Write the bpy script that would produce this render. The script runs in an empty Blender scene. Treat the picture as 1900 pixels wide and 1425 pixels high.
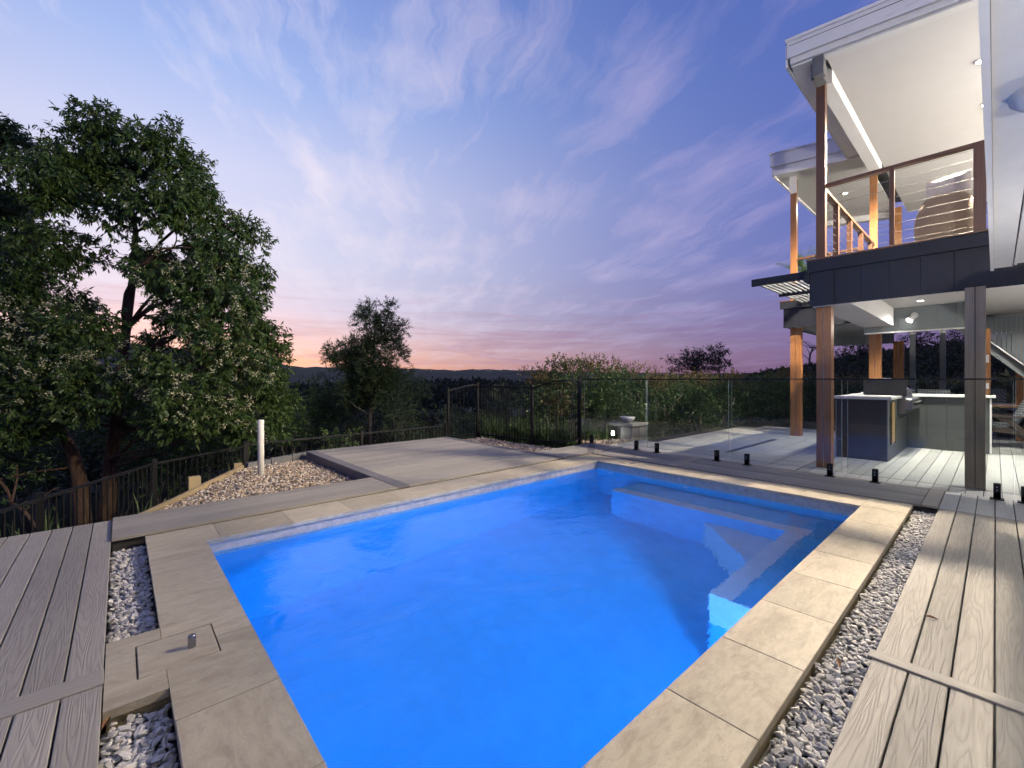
import bpy, math, random
import numpy as np
from mathutils import Vector, Matrix
R_ = math.radians
rng = np.random.default_rng(7)
random.seed(7)
SC = bpy.context.scene
COL = SC.collection

# ------------------------------------------------------------------ camera, world, light, exposure
EYE = 1.3                                   # camera height over the pool coping
cam_d = bpy.data.cameras.new('camera'); cam = bpy.data.objects.new('camera', cam_d); COL.objects.link(cam)
cam_d.sensor_width = 36.0; cam_d.lens = 808 / 1900 * 36.0
cam_d.shift_y = -8.5 / 1900; cam_d.clip_start = 0.05; cam_d.clip_end = 20000
cam.location = (0, 0, EYE); cam.rotation_euler = (R_(90), 0, R_(48 - 90))
SC.camera = cam
SC.view_settings.view_transform = 'Standard'; SC.view_settings.look = 'None'
SC.view_settings.exposure = 0.25; SC.view_settings.gamma = 1.0
cy = SC.cycles
cy.use_denoising = True
try: cy.denoiser = 'OPENIMAGEDENOISE'
except Exception: pass
cy.max_bounces = 9; cy.diffuse_bounces = 3; cy.glossy_bounces = 4; cy.transmission_bounces = 6
cy.transparent_max_bounces = 16; cy.sample_clamp_indirect = 2.5; cy.blur_glossy = 1.0
cy.use_adaptive_sampling = True; cy.adaptive_threshold = 0.015

def lin(r, g, b):
    f = lambda c: (c/255/12.92) if c/255 <= 0.04045 else ((c/255+0.055)/1.055)**2.4
    return (f(r), f(g), f(b), 1.0)

class NT:
    """tiny node helper"""
    def __init__(s, tree): s.t = tree; s.n = tree.nodes; s.l = tree.links
    def new(s, kind, **kw):
        n = s.n.new(kind)
        for k, v in kw.items():
            if k == 'ins':
                for a, b in v.items(): s.set(n, a, b)
            else: setattr(n, k, v)
        return n
    def set(s, n, key, val):
        sock = n.inputs[key]
        if isinstance(val, bpy.types.NodeSocket): s.l.new(val, sock)
        else: sock.default_value = val
    def math(s, op, a, b=None, c=None, clamp=False):
        n = s.n.new('ShaderNodeMath'); n.operation = op; n.use_clamp = clamp
        for i, v in enumerate((a, b, c)):
            if v is not None: s.set(n, i, v)
        return n.outputs[0]
    def vmath(s, op, a, b=None):
        n = s.n.new('ShaderNodeVectorMath'); n.operation = op
        s.set(n, 0, a)
        if b is not None: s.set(n, 1, b)
        return n.outputs['Value'] if op in ('DOT_PRODUCT', 'LENGTH') else n.outputs['Vector']
    def mix(s, f, a, b, mode='MIX'):
        n = s.n.new('ShaderNodeMix'); n.data_type = 'RGBA'; n.blend_type = mode
        s.set(n, 0, f); s.set(n, 6, a); s.set(n, 7, b)
        return n.outputs[2]
    def ramp(s, fac, stops, interp='LINEAR'):
        n = s.n.new('ShaderNodeValToRGB'); cr = n.color_ramp; cr.interpolation = interp
        while len(cr.elements) < len(stops): cr.elements.new(0.5)
        for e, (p, c) in zip(cr.elements, stops):
            e.position = p; e.color = c if len(c) == 4 else (*c, 1)
        s.set(n, 0, fac); return n.outputs[0]
    def noise(s, vec, scale=5, detail=3, rough=0.55, dist=0.0, out='Fac'):
        n = s.n.new('ShaderNodeTexNoise')
        if vec is not None: s.set(n, 'Vector', vec)
        s.set(n, 'Scale', scale); s.set(n, 'Detail', detail); s.set(n, 'Roughness', rough); s.set(n, 'Distortion', dist)
        return n.outputs[out]
    def maprange(s, v, a, b, c=0.0, d=1.0, smooth=False):
        n = s.n.new('ShaderNodeMapRange')
        if smooth: n.interpolation_type = 'SMOOTHSTEP'
        for i, x in enumerate((v, a, b, c, d)): s.set(n, i, x)
        return n.outputs[0]
    def mapping(s, vec, loc=(0,0,0), rot=(0,0,0), scale=(1,1,1)):
        n = s.n.new('ShaderNodeMapping'); s.set(n, 'Vector', vec)
        s.set(n, 'Location', loc); s.set(n, 'Rotation', rot); s.set(n, 'Scale', scale)
        return n.outputs[0]

world = bpy.data.worlds.new('World'); SC.world = world; world.use_nodes = True
SUNSET_AZ = R_(86)                          # direction of the afterglow (angle from +X)
def build_world():
    w = NT(world.node_tree); w.n.clear()
    out = w.new('ShaderNodeOutputWorld'); bg = w.new('ShaderNodeBackground')
    w.l.new(bg.outputs[0], out.inputs[0])
    tc = w.new('ShaderNodeTexCoord')
    d = w.vmath('NORMALIZE', tc.outputs['Generated'])
    sep = w.new('ShaderNodeSeparateXYZ'); w.set(sep, 0, d)
    z = sep.outputs[2]
    flat = w.vmath('NORMALIZE', w.vmath('MULTIPLY', d, (1, 1, 0)))
    s = w.vmath('DOT_PRODUCT', flat, (math.cos(SUNSET_AZ), math.sin(SUNSET_AZ), 0))
    f = w.maprange(s, -0.2, 1.0)
    f = w.math('POWER', f, w.maprange(z, 0.0, 0.3, 3.8, 3.6))
    zc = w.math('MAXIMUM', z, 0.0)
    sunset = w.ramp(zc, [(0.0, lin(244,178,136)), (0.025, lin(232,180,162)), (0.07, lin(226,192,198)), (0.14, lin(205,201,228)),
                         (0.24, lin(203,208,237)), (0.38, lin(200,206,240)), (0.52, lin(158,181,236)), (0.7, lin(112,140,214)), (1.0, lin(70,96,175))])
    away = w.ramp(zc, [(0.0, lin(92,76,120)), (0.05, lin(104,88,142)), (0.12, lin(104,98,160)), (0.25, lin(94,104,178)),
                       (0.4, lin(84,104,182)), (0.6, lin(74,98,178)), (1.0, lin(54,76,150))])
    base = w.mix(f, away, sunset)
    # the physical sky with the sun just under the hills adds its own low glow
    st = w.new('ShaderNodeTexSky'); st.sky_type = 'NISHITA'; st.sun_disc = False
    st.sun_elevation = R_(0.5); st.sun_rotation = R_(90) - SUNSET_AZ
    base = w.mix(1.0, base, w.mix(1.0, st.outputs[0], (0.05, 0.05, 0.05, 1), 'MULTIPLY'), 'ADD')
    # cirrus: noise laid out on a high flat layer
    zz = w.math('ADD', zc, 0.09)
    inv = w.math('DIVIDE', 1.0, zz)
    sc = w.new('ShaderNodeVectorMath', operation='SCALE'); w.set(sc, 0, w.vmath('MULTIPLY', d, (1, 1, 0))); w.set(sc, 3, inv)
    pl = sc.outputs[0]
    warp = w.noise(pl, 0.7, 3, 0.6, 0.0, 'Color')
    pw = w.vmath('ADD', pl, w.vmath('MULTIPLY', w.vmath('SUBTRACT', warp, (.5, .5, .5)), (.55, .55, 0)))
    fw = w.noise(pl, 3.2, 4, 0.6, 0.0, 'Color')
    pw = w.vmath('ADD', pw, w.vmath('MULTIPLY', w.vmath('SUBTRACT', fw, (.5, .5, .5)), (.20, .20, 0)))
    m1 = w.mapping(w.mapping(pw, rot=(0, 0, -R_(66))), scale=(0.34, 2.1, 1))
    c1 = w.noise(m1, 1.6, 9, 0.62, 0.35)
    m2 = w.mapping(w.mapping(pw, rot=(0, 0, -R_(60))), loc=(3, 7, 0), scale=(0.75, 3.4, 1))
    c2 = w.noise(m2, 2.3, 9, 0.66, 0.2)
    patch = w.noise(w.mapping(pl, loc=(1.7, .4, 0)), 1.5, 3, 0.55)
    cl = w.math('ADD', w.math('MULTIPLY', c1, 0.62), w.math('MULTIPLY', c2, 0.38))
    cl = w.math('ADD', cl, w.math('MULTIPLY', w.math('SUBTRACT', patch, 0.5), 0.55))
    cl = w.maprange(cl, 0.46, 0.70, 0, 1)
    cl = w.math('MULTIPLY', w.math('MULTIPLY', cl, w.maprange(f, 0.0, 0.6, 0.65, 1.0)), w.maprange(z, 0.03, 0.2, 0.35, 1.0))
    cloud_hi = w.mix(f, lin(168,158,210), lin(242,234,248))
    col = w.mix(w.math('MULTIPLY', cl, 0.74), base, cloud_hi)
    # low mauve bars near the horizon
    lowp = w.mapping(d, scale=(2.2, 2.2, 30))
    lb = w.noise(lowp, 1.5, 6, 0.6, 0.6)
    lb = w.math('MULTIPLY', w.maprange(lb, 0.49, 0.66), w.maprange(z, 0.0, 0.03, 0.0, 1.0))
    lb = w.math('MULTIPLY', lb, w.maprange(z, 0.10, 0.22, 1.0, 0.0))
    col = w.mix(w.math('MULTIPLY', lb, 0.55), col, w.mix(f, lin(122,104,156), lin(200,158,172)))
    col = w.mix(1.0, col, (.89, .88, .86, 1), 'MULTIPLY')
    w.set(bg, 0, col); w.set(bg, 1, 1.0)
build_world()

sun_d = bpy.data.lights.new('sun', 'SUN'); sun = bpy.data.objects.new('sun', sun_d); COL.objects.link(sun)
sun_d.energy = 0.12; sun_d.angle = R_(12); sun_d.color = (1.0, 0.62, 0.42)
sd = Vector((math.cos(SUNSET_AZ)*math.cos(R_(3)), math.sin(SUNSET_AZ)*math.cos(R_(3)), math.sin(R_(3))))
sun.rotation_euler = (-sd).to_track_quat('-Z', 'Y').to_euler(); sun.location = (0, 30, 20)

# ------------------------------------------------------------------ picture geometry (used to place things on real planes)
_a = R_(48); FW = np.array([math.cos(_a), math.sin(_a)]); RT = np.array([math.cos(_a-math.pi/2), math.sin(_a-math.pi/2)])
def gpt(px, py, z=0.0):
    d = 808*(EYE-z)/(py-704); p = d*FW + (px-950)/808*d*RT; return (float(p[0]), float(p[1]), z)
def dpt(px, py, d):
    p = d*FW + (px-950)/808*d*RT; return (float(p[0]), float(p[1]), EYE-(py-704)*d/808)
def onx(px, X):
    k = FW[0]+(px-950)/808*RT[0]; d = X/k; return d, float((d*FW+(px-950)/808*d*RT)[1])

# ------------------------------------------------------------------ object helpers
WL = {}
def meta(o, label=None, cat=None, group=None, kind=None):
    if label: o['label'] = label
    if cat: o['category'] = cat
    if group: o['group'] = group
    if kind: o['kind'] = kind
    return o
def put(o, parent, loc):
    """link o with its mesh origin at world loc, parented to parent (no parent rotations used)"""
    COL.objects.link(o); loc = Vector(loc)
    if parent is not None:
        o.parent = parent; o.location = loc - WL[parent]
    else: o.location = loc
    WL[o] = loc
    return o
def empty(name, loc, label=None, cat=None, group=None, kind=None):
    o = bpy.data.objects.new(name, None); o.empty_display_size = 0.2
    put(o, None, loc); return meta(o, label, cat, group, kind)

class MB:
    def __init__(s): s.v = []; s.f = []; s.m = []; s.cur = 0
    def add(s, vs, fs):
        b = len(s.v); s.v += [tuple(v) for v in vs]; s.f += [tuple(i+b for i in f) for f in fs]; s.m += [s.cur]*len(fs); return s
    def box(s, x0, x1, y0, y1, z0, z1, b=0.0):
        if b <= 0:
            vs = [(x0,y0,z0),(x1,y0,z0),(x1,y1,z0),(x0,y1,z0),(x0,y0,z1),(x1,y0,z1),(x1,y1,z1),(x0,y1,z1)]
            return s.add(vs, [(0,3,2,1),(4,5,6,7),(0,1,5,4),(1,2,6,5),(2,3,7,6),(3,0,4,7)])
        vs = []
        for (zz, k) in ((z0, 0), (z1-b, 0), (z1, b)):
            vs += [(x0+k,y0+k,zz),(x1-k,y0+k,zz),(x1-k,y1-k,zz),(x0+k,y1-k,zz)]
        fs = [(0,3,2,1),(8,9,10,11)]
        for r in (0, 4):
            for i in range(4): fs.append((r+i, r+(i+1)%4, r+4+(i+1)%4, r+4+i))
        return s.add(vs, fs)
    def obox(s, p, q, w, h, up=(0,0,1)):
        """bar from p to q, width w (sideways) height h (along up)"""
        p = Vector(p); q = Vector(q); d = (q-p).normalized(); u = Vector(up)
        sx = d.cross(u)
        if sx.length < 1e-4: sx = Vector((1,0,0))
        sx.normalize(); u = sx.cross(d).normalized()
        vs = []
        for c in (p, q):
            for a, b_ in ((-1,-1),(1,-1),(1,1),(-1,1)): vs.append(c + sx*(a*w/2) + u*(b_*h/2))
        return s.add(vs, [(0,1,2,3),(7,6,5,4),(0,4,5,1),(1,5,6,2),(2,6,7,3),(3,7,4,0)])
    def tube(s, pts, rad, n=8, cap=True):
        pts = [Vector(p) for p in pts]
        if not hasattr(rad, '__len__'): rad = [rad]*len(pts)
        vs = []; fs = []
        ref = Vector((0.13, 0.31, 0.94))
        for i, p in enumerate(pts):
            d = (pts[min(i+1, len(pts)-1)] - pts[max(i-1, 0)]).normalized()
            if abs(d.dot(ref)) > 0.95: ref = Vector((0.9, 0.3, 0.1))
            a = d.cross(ref).normalized(); b = d.cross(a).normalized()
            for k in range(n):
                t = 2*math.pi*k/n; vs.append(p + (a*math.cos(t)+b*math.sin(t))*rad[i])
        for i in range(len(pts)-1):
            for k in range(n): fs.append((i*n+k, i*n+(k+1)%n, (i+1)*n+(k+1)%n, (i+1)*n+k))
        if cap: fs += [tuple(range(n))[::-1], tuple(range((len(pts)-1)*n, len(pts)*n))]
        return s.add(vs, fs)
    def lathe(s, c, prof, n=20):
        vs = []; fs = []
        for r, z in prof:
            for k in range(n):
                t = 2*math.pi*k/n; vs.append((c[0]+r*math.cos(t), c[1]+r*math.sin(t), c[2]+z))
        for i in range(len(prof)-1):
            for k in range(n): fs.append((i*n+k, i*n+(k+1)%n, (i+1)*n+(k+1)%n, (i+1)*n+k))
        fs += [tuple(range(n))[::-1], tuple(range((len(prof)-1)*n, len(prof)*n))]
        return s.add(vs, fs)
    def prism(s, poly, z0, z1):
        n = len(poly); vs = [(x,y,z0) for x,y in poly]+[(x,y,z1) for x,y in poly]
        return s.add(vs, [tuple(range(n))[::-1], tuple(range(n,2*n))]+[(i,(i+1)%n,n+(i+1)%n,n+i) for i in range(n)])
    def build(s, name, mat, parent=None, smooth=False, kind=None, label=None, cat=None, group=None):
        v = np.array(s.v, float); c = (v.min(0)+v.max(0))/2; c[2] = v[:,2].min()
        me = bpy.data.meshes.new(name); me.from_pydata((v-c).tolist(), [], s.f)
        for mt in (mat if isinstance(mat, (list, tuple)) else [mat]): me.materials.append(mt)
        if isinstance(mat, (list, tuple)): me.polygons.foreach_set('material_index', s.m)
        if smooth: me.polygons.foreach_set('use_smooth', [True]*len(s.f))
        o = bpy.data.objects.new(name, me); put(o, parent, c); return meta(o, label, cat, group, kind)

def npmesh(name, V, F, mat, parent=None, kind=None, smooth=False, label=None, cat=None, group=None, mats=None):
    """V (n,3) array, F (m,k) int array of equal sized faces"""
    V = np.asarray(V, np.float32); F = np.asarray(F, np.int32)
    c = (V.min(0)+V.max(0))/2; c[2] = V[:,2].min()
    me = bpy.data.meshes.new(name); k = F.shape[1]
    me.vertices.add(len(V)); me.vertices.foreach_set('co', (V-c).ravel())
    me.loops.add(F.size); me.loops.foreach_set('vertex_index', F.ravel())
    me.polygons.add(len(F)); me.polygons.foreach_set('loop_start', np.arange(0, F.size, k, dtype=np.int32))
    me.polygons.foreach_set('loop_total', np.full(len(F), k, np.int32))
    if smooth: me.polygons.foreach_set('use_smooth', np.ones(len(F), bool))
    me.materials.append(mat); me.update(calc_edges=True)
    o = bpy.data.objects.new(name, me); put(o, parent, c); return meta(o, label, cat, group, kind)

_pc = {}
def piece(name, x0, x1, y0, y1, z0, z1, mat, parent, bev=0.003, along='x'):
    """box piece whose local x runs along its length; equal sizes share a mesh"""
    if along == 'y': L, W = y1-y0, x1-x0
    else: L, W = x1-x0, y1-y0
    key = (round(L,4), round(W,4), round(z1-z0,4), bev, mat.name)
    if key not in _pc:
        m = MB().box(-L/2, L/2, -W/2, W/2, 0, z1-z0, bev)
        me = bpy.data.meshes.new(name); me.from_pydata(m.v, [], m.f); me.materials.append(mat); _pc[key] = me
    o = bpy.data.objects.new(name, _pc[key])
    put(o, parent, ((x0+x1)/2, (y0+y1)/2, z0))
    if along == 'y': o.rotation_euler = (0, 0, R_(90))
    return o

# ------------------------------------------------------------------ materials
def material(name, fn=None, col=(.5,.5,.5), rough=.5, metal=0.0, spec=0.5):
    m = bpy.data.materials.new(name); m.use_nodes = True
    t = NT(m.node_tree); p = t.n['Principled BSDF']
    p.inputs['Base Color'].default_value = (*col[:3], 1); p.inputs['Roughness'].default_value = rough
    p.inputs['Metallic'].default_value = metal; p.inputs['Specular IOR Level'].default_value = spec
    if fn: fn(t, p)
    return m
def objco(t, amt=10.0):
    tc = t.new('ShaderNodeTexCoord'); oi = t.new('ShaderNodeObjectInfo')
    r = t.math('MULTIPLY', oi.outputs['Random'], amt)
    cb = t.new('ShaderNodeCombineXYZ'); t.set(cb, 0, r); t.set(cb, 1, t.math('MULTIPLY', r, 1.7)); t.set(cb, 2, t.math('MULTIPLY', r, 0.37))
    return t.vmath('ADD', tc.outputs['Object'], cb.outputs[0]), oi.outputs['Random']
def bump(t, p, h, strength=0.4, dist=0.01):
    b = t.new('ShaderNodeBump'); t.set(b, 'Height', h); b.inputs['Strength'].default_value = strength
    b.inputs['Distance'].default_value = dist; t.l.new(b.outputs[0], p.inputs['Normal']); return b

def f_board(c0, c1, grain=1.0, linear=False):
    def fn(t, p):
        co, rnd = objco(t)
        g = t.noise(t.mapping(co, scale=(0.5, 7.5, 3)), 1.5, 2, 0.5, 0.2)
        line = t.math('PINGPONG', t.math('MULTIPLY', g, 17.0), 0.5)
        line = t.math('POWER', t.maprange(line, 0.0, 0.5, 0, 1), 0.45)
        fine = t.noise(t.mapping(co, scale=(4, 130, 40)), 1.0, 3, 0.6)
        big = t.noise(co, 1.3, 3, 0.6)
        blot = t.noise(co, 7, 4, 0.6)
        c = t.mix(t.maprange(big, 0.3, 0.7), (*c0, 1), (*c1, 1))
        c = t.mix(t.math('MULTIPLY', t.math('SUBTRACT', 1.0, line), 0.32*grain), c, (c0[0]*.42, c0[1]*.41, c0[2]*.41, 1))
        c = t.mix(t.math('MULTIPLY', t.maprange(fine, 0.45, 0.75), 0.22), c, (c0[0]*.55, c0[1]*.55, c0[2]*.55, 1))
        c = t.mix(t.math('MULTIPLY', t.maprange(blot, 0.55, 0.8), 0.16), c, (c0[0]*1.25, c0[1]*1.25, c0[2]*1.3, 1))
        v = t.new('ShaderNodeHueSaturation'); t.set(v, 'Color', c); t.set(v, 'Value', t.math('ADD', t.math('MULTIPLY', rnd, 0.30), 0.85))
        t.l.new(v.outputs[0], p.inputs['Base Color'])
        t.set(p, 'Roughness', t.maprange(fine, 0.3, 0.7, 0.55, 0.72))
        h = t.math('ADD', t.math('MULTIPLY', line, 0.8*grain), t.math('MULTIPLY', fine, 0.5))
        if linear:
            s = t.new('ShaderNodeSeparateXYZ'); t.set(s, 0, t.new('ShaderNodeTexCoord').outputs['Object'])
            gr = t.math('PINGPONG', t.math('MULTIPLY', s.outputs[1], 60.0), 0.5)
            h = t.math('ADD', h, t.math('MULTIPLY', t.maprange(gr, 0.0, 0.16), 2.0))
        bump(t, p, h, 0.55, 0.0035)
    return fn
M = {}
M['deck'] = material('weathered composite deck board', f_board((.295,.268,.225), (.345,.315,.265)))
M['deck_grooved'] = material('grooved deck board', f_board((.25,.232,.205), (.30,.28,.25), 0.35, True))
M['deck_trim'] = material('deck breaker board', f_board((.30,.275,.23), (.34,.31,.265), 0.5))
M['deck_edge'] = material('dark deck edge board', f_board((.12,.112,.115), (.15,.14,.14), 0.4))
M['deck_pale'] = material('pale patio deck board', f_board((.36,.365,.35), (.41,.41,.39), 0.5))

def f_stone(t, p):
    co, rnd = objco(t, 23.0)
    cl = t.noise(t.mapping(co, rot=(0,0,.5), scale=(1.2, 3.2, 1)), 2.6, 8, 0.68, 1.1)
    mid = t.noise(t.mapping(co, scale=(1, 2.6, 1)), 11, 8, 0.72, 0.8)
    fine = t.noise(co, 95, 4, 0.7)
    c = t.ramp(cl, [(0.28, (.285,.235,.158)), (0.46, (.405,.350,.246)), (0.58, (.45,.395,.284)), (0.78, (.505,.455,.345))])
    c = t.mix(t.math('MULTIPLY', t.maprange(mid, 0.46, 0.72), 0.5), c, (.25,.20,.14,1))
    vein = t.noise(t.mapping(co, rot=(0,0,-.6), scale=(1, 2.4, 1)), 3.1, 9, 0.62, 1.6)
    vl = t.math('ABSOLUTE', t.math('SUBTRACT', vein, 0.5))
    vm = t.maprange(vl, 0.0, 0.012, 1, 0)
    c = t.mix(t.math('MULTIPLY', vm, 0.30), c, (.57,.52,.44,1))
    dv = t.noise(co, 2.2, 8, 0.7, 2.2)
    dm = t.math('MULTIPLY', t.maprange(t.math('ABSOLUTE', t.math('SUBTRACT', dv, 0.47)), 0.0, 0.006, 1, 0), t.maprange(mid, 0.5, 0.62))
    c = t.mix(t.math('MULTIPLY', dm, 0.6), c, (.11,.09,.07,1))
    c = t.mix(t.math('MULTIPLY', t.maprange(fine, 0.55, 0.8), 0.2), c, (.2,.17,.13,1))
    v = t.new('ShaderNodeHueSaturation'); t.set(v, 'Color', c); t.set(v, 'Value', t.math('ADD', t.math('MULTIPLY', rnd, 0.2), 0.9))
    t.l.new(v.outputs[0], p.inputs['Base Color'])
    t.set(p, 'Roughness', t.maprange(cl, 0.3, 0.7, 0.42, 0.62))
    bump(t, p, t.math('ADD', t.math('MULTIPLY', mid, 0.6), t.math('MULTIPLY', fine, 0.3)), 0.3, 0.003)
M['coping'] = material('beige limestone coping', f_stone, rough=.5)
def f_conc(c, var=.25, sc=60, b=.4):
    def fn(t, p):
        co, rnd = objco(t)
        n = t.noise(co, sc, 5, .7); n2 = t.noise(co, sc*.08, 5, .6, .5)
        a = t.math('ADD', t.math('MULTIPLY', n, .5), t.math('MULTIPLY', n2, .5))
        k = t.maprange(a, .35, .65, 1-var, 1+var)
        h = t.new('ShaderNodeHueSaturation'); h.inputs['Color'].default_value = (*c, 1); t.set(h, 'Value', t.math('MULTIPLY', k, t.maprange(rnd, 0, 1, .92, 1.08)))
        t.l.new(h.outputs[0], p.inputs['Base Color']); bump(t, p, n, b, .004)
    return fn
M['mortar'] = material('sandy mortar bed', f_conc((.30,.23,.13), .4, 120, .9), rough=.9)
M['tile_band'] = material('speckled waterline tile', f_conc((.40,.37,.34), .35, 220, .3), rough=.35)
M['shell'] = material('pale pool plaster', f_conc((.04,.35,.53), .16, 4, .1), rough=.6)
M['shell_strip'] = material('pale step nosing', f_conc((.66,.64,.60), .12, 60, .1), rough=.6)
M['paver'] = material('pale grey paver', f_conc((.36,.36,.345), .16, 40, .3), rough=.55)
M['block'] = material('grey garden block', f_conc((.13,.13,.135), .3, 50, .5), rough=.85)
M['sleeper'] = material('treated pine sleeper', f_board((.36,.27,.15), (.30,.23,.13), 1.0), rough=.8)
M['dark'] = material('dark joist framing', f_conc((.035,.033,.032), .3, 30, .2), rough=.8)
M['pvc'] = material('white plastic pipe', f_conc((.72,.69,.64), .06, 8, .05), rough=.45)
M['white'] = material('white painted trim', f_conc((.83,.82,.80), .05, 6, .05), rough=.5)
M['ceiling'] = material('white ceiling lining', f_conc((.85,.83,.80), .03, 3, .02), rough=.55)
M['trim_dirty'] = material('weathered white fascia', None, rough=.55)
def f_fascia(t, p):
    co, r = objco(t)
    n = t.noise(t.mapping(co, scale=(3, .6, 30)), 2, 6, .7); n2 = t.noise(co, 9, 6, .7)
    m = t.math('MULTIPLY', t.maprange(n, .5, .75), t.maprange(n2, .4, .7))
    t.l.new(t.mix(t.math('MULTIPLY', m, .7), (.82,.80,.78,1), (.36,.32,.28,1)), p.inputs['Base Color'])
f_fascia(NT(M['trim_dirty'].node_tree), M['trim_dirty'].node_tree.nodes['Principled BSDF'])
M['navy'] = material('charcoal painted cladding', f_conc((.014,.016,.023), .2, 25, .15), rough=.55, spec=.25)
M['grey_clad'] = material('blue grey cladding', f_conc((.20,.225,.235), .1, 15, .1), rough=.55)
M['bench_grey'] = material('grey green bench cladding', f_conc((.052,.058,.057), .12, 15, .1), rough=.45)
M['wire'] = material('dull wire rope', None, (.22,.21,.20), .6, .4)
M['stair'] = material('slate grey stair paint', f_conc((.10,.115,.13), .1, 15, .1), rough=.55)
M['black_metal'] = material('black powder coated steel', f_conc((.008,.008,.009), .3, 60, .1), rough=.5, spec=.25)
M['steel'] = material('brushed stainless steel', f_conc((.52,.52,.52), .1, 80, .1), rough=.28, metal=1.0)
M['chrome'] = material('polished steel', None, (.8,.8,.8), .08, 1.0)
M['dry_leaf'] = material('dry brown leaf', f_conc((.20,.09,.035), .3, 60, .3), rough=.8)
M['knob_steel'] = material('dark polished steel', None, (.35,.35,.36), .15, 1.0)
M['bench_top'] = material('white stone benchtop', f_conc((.76,.75,.72), .05, 40, .02), rough=.25)
M['bench_panel'] = material('charcoal bench panel', f_conc((.045,.043,.045), .3, 14, .15), rough=.3)
M['ply'] = material('plywood cupboard lining', f_board((.42,.28,.12), (.36,.24,.10), .8))
def f_wood(c0, c1):
    def fn(t, p):
        co, r = objco(t)
        g = t.noise(t.mapping(co, scale=(28, 28, 1.1)), 1.4, 5, .6, .5); b = t.noise(co, 2.0, 4, .6)
        c = t.mix(t.maprange(g, .35, .7), (*c0, 1), (*c1, 1))
        c = t.mix(t.math('MULTIPLY', t.maprange(b, .45, .75), .5), c, (c1[0]*.6, c1[1]*.55, c1[2]*.5, 1))
        t.l.new(c, p.inputs['Base Color']); bump(t, p, g, .25, .003)
    return fn
M['merbau'] = material('oiled red brown hardwood', f_wood((.37,.17,.062), (.24,.105,.038)), rough=.42)
M['merbau_dark'] = material('dark stained hardwood', f_wood((.14,.066,.035), (.09,.042,.024)), rough=.45)
M['grey_wood'] = material('weathered grey hardwood', f_wood((.30,.25,.18), (.21,.175,.125)), rough=.65)
M['chair_wood'] = material('dark brown chair timber', f_wood((.075,.055,.045), (.05,.038,.032)), rough=.55)
M['table_wood'] = material('table timber', f_wood((.36,.24,.13), (.28,.18,.10)), rough=.5)
def f_pattern(t, p):
    tc = t.new('ShaderNodeTexCoord')
    s = t.new('ShaderNodeSeparateXYZ'); t.set(s, 0, tc.outputs['Object'])
    a = t.math('PINGPONG', t.math('MULTIPLY', t.math('ADD', s.outputs[0], s.outputs[1]), 22), .5)
    zg = t.math('PINGPONG', t.math('ADD', t.math('MULTIPLY', s.outputs[2], 22), a), .5)
    t.l.new(t.mix(t.maprange(zg, .2, .3), (.09,.10,.11,1), (.34,.36,.37,1)), p.inputs['Base Color'])
M['cushion'] = material('grey zigzag cushion fabric', f_pattern, rough=.9)
M['cushion_plain'] = material('plain grey cushion fabric', f_conc((.16,.18,.19), .15, 80, .3), rough=.95)
def f_wicker(t, p):
    tc = t.new('ShaderNodeTexCoord')
    wv = t.new('ShaderNodeTexWave'); wv.wave_type = 'BANDS'; wv.bands_direction = 'Z'; t.set(wv, 'Vector', tc.outputs['Object']); t.set(wv, 'Scale', 24.0); t.set(wv, 'Distortion', 1.0)
    br = t.noise(t.mapping(tc.outputs['Object'], scale=(60, 60, 200)), 1.0, 2, .5)
    h = t.math('ADD', wv.outputs['Fac'], br)
    t.l.new(t.mix(t.maprange(h, .4, 1.4), (.20,.15,.10,1), (.42,.34,.25,1)), p.inputs['Base Color']); bump(t, p, h, .8, .006)
M['wicker'] = material('tan wicker', f_wicker, rough=.7)
M['pillow'] = material('cream pillow fabric', f_conc((.66,.61,.54), .15, 30, .5), rough=.95)
M['ceramic'] = material('white ceramic', f_conc((.72,.72,.70), .05, 8, .02), rough=.25)
M['pot'] = material('charcoal pot', f_conc((.06,.06,.065), .2, 20, .2), rough=.7)
M['rust_timber'] = material('red brown timber edging', f_wood((.17,.062,.035), (.11,.045,.028)), rough=.7)
M['plastic_white'] = material('white switch plastic', f_conc((.8,.8,.78), .02, 5, .01), rough=.4)
def f_pebble(cols, val=.25):
    def fn(t, p):
        geo = t.new('ShaderNodeNewGeometry'); oi = t.new('ShaderNodeObjectInfo')
        r = t.math('FRACT', t.math('ADD', geo.outputs['Random Per Island'], oi.outputs['Random']))
        c = t.ramp(r, cols, 'CONSTANT')
        tc = t.new('ShaderNodeTexCoord'); n = t.noise(tc.outputs['Object'], 60, 5, .65); n2 = t.noise(tc.outputs['Object'], 18, 4, .6)
        h = t.new('ShaderNodeHueSaturation'); t.set(h, 'Color', c); t.set(h, 'Value', t.math('ADD', t.maprange(n, .3, .7, 1-val, 1+val), t.maprange(n2, .3, .7, -.12, .12)))
        t.l.new(h.outputs[0], p.inputs['Base Color']); bump(t, p, n, .35, .003)
    return fn
M['pebble_grey'] = material('pale grey pebble', f_pebble([(0,(.47,.45,.41)),(.2,(.54,.51,.46)),(.4,(.40,.385,.36)),(.6,(.60,.565,.51)),(.8,(.46,.43,.385))]), rough=.75)
M['pebble_tan'] = material('mixed tan river stone', f_pebble([(0,(.36,.27,.18)),(.15,(.52,.43,.33)),(.3,(.20,.15,.11)),(.45,(.58,.51,.42)),(.6,(.28,.22,.18)),(.75,(.44,.32,.20)),(.88,(.12,.11,.105))]), rough=.7)
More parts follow.
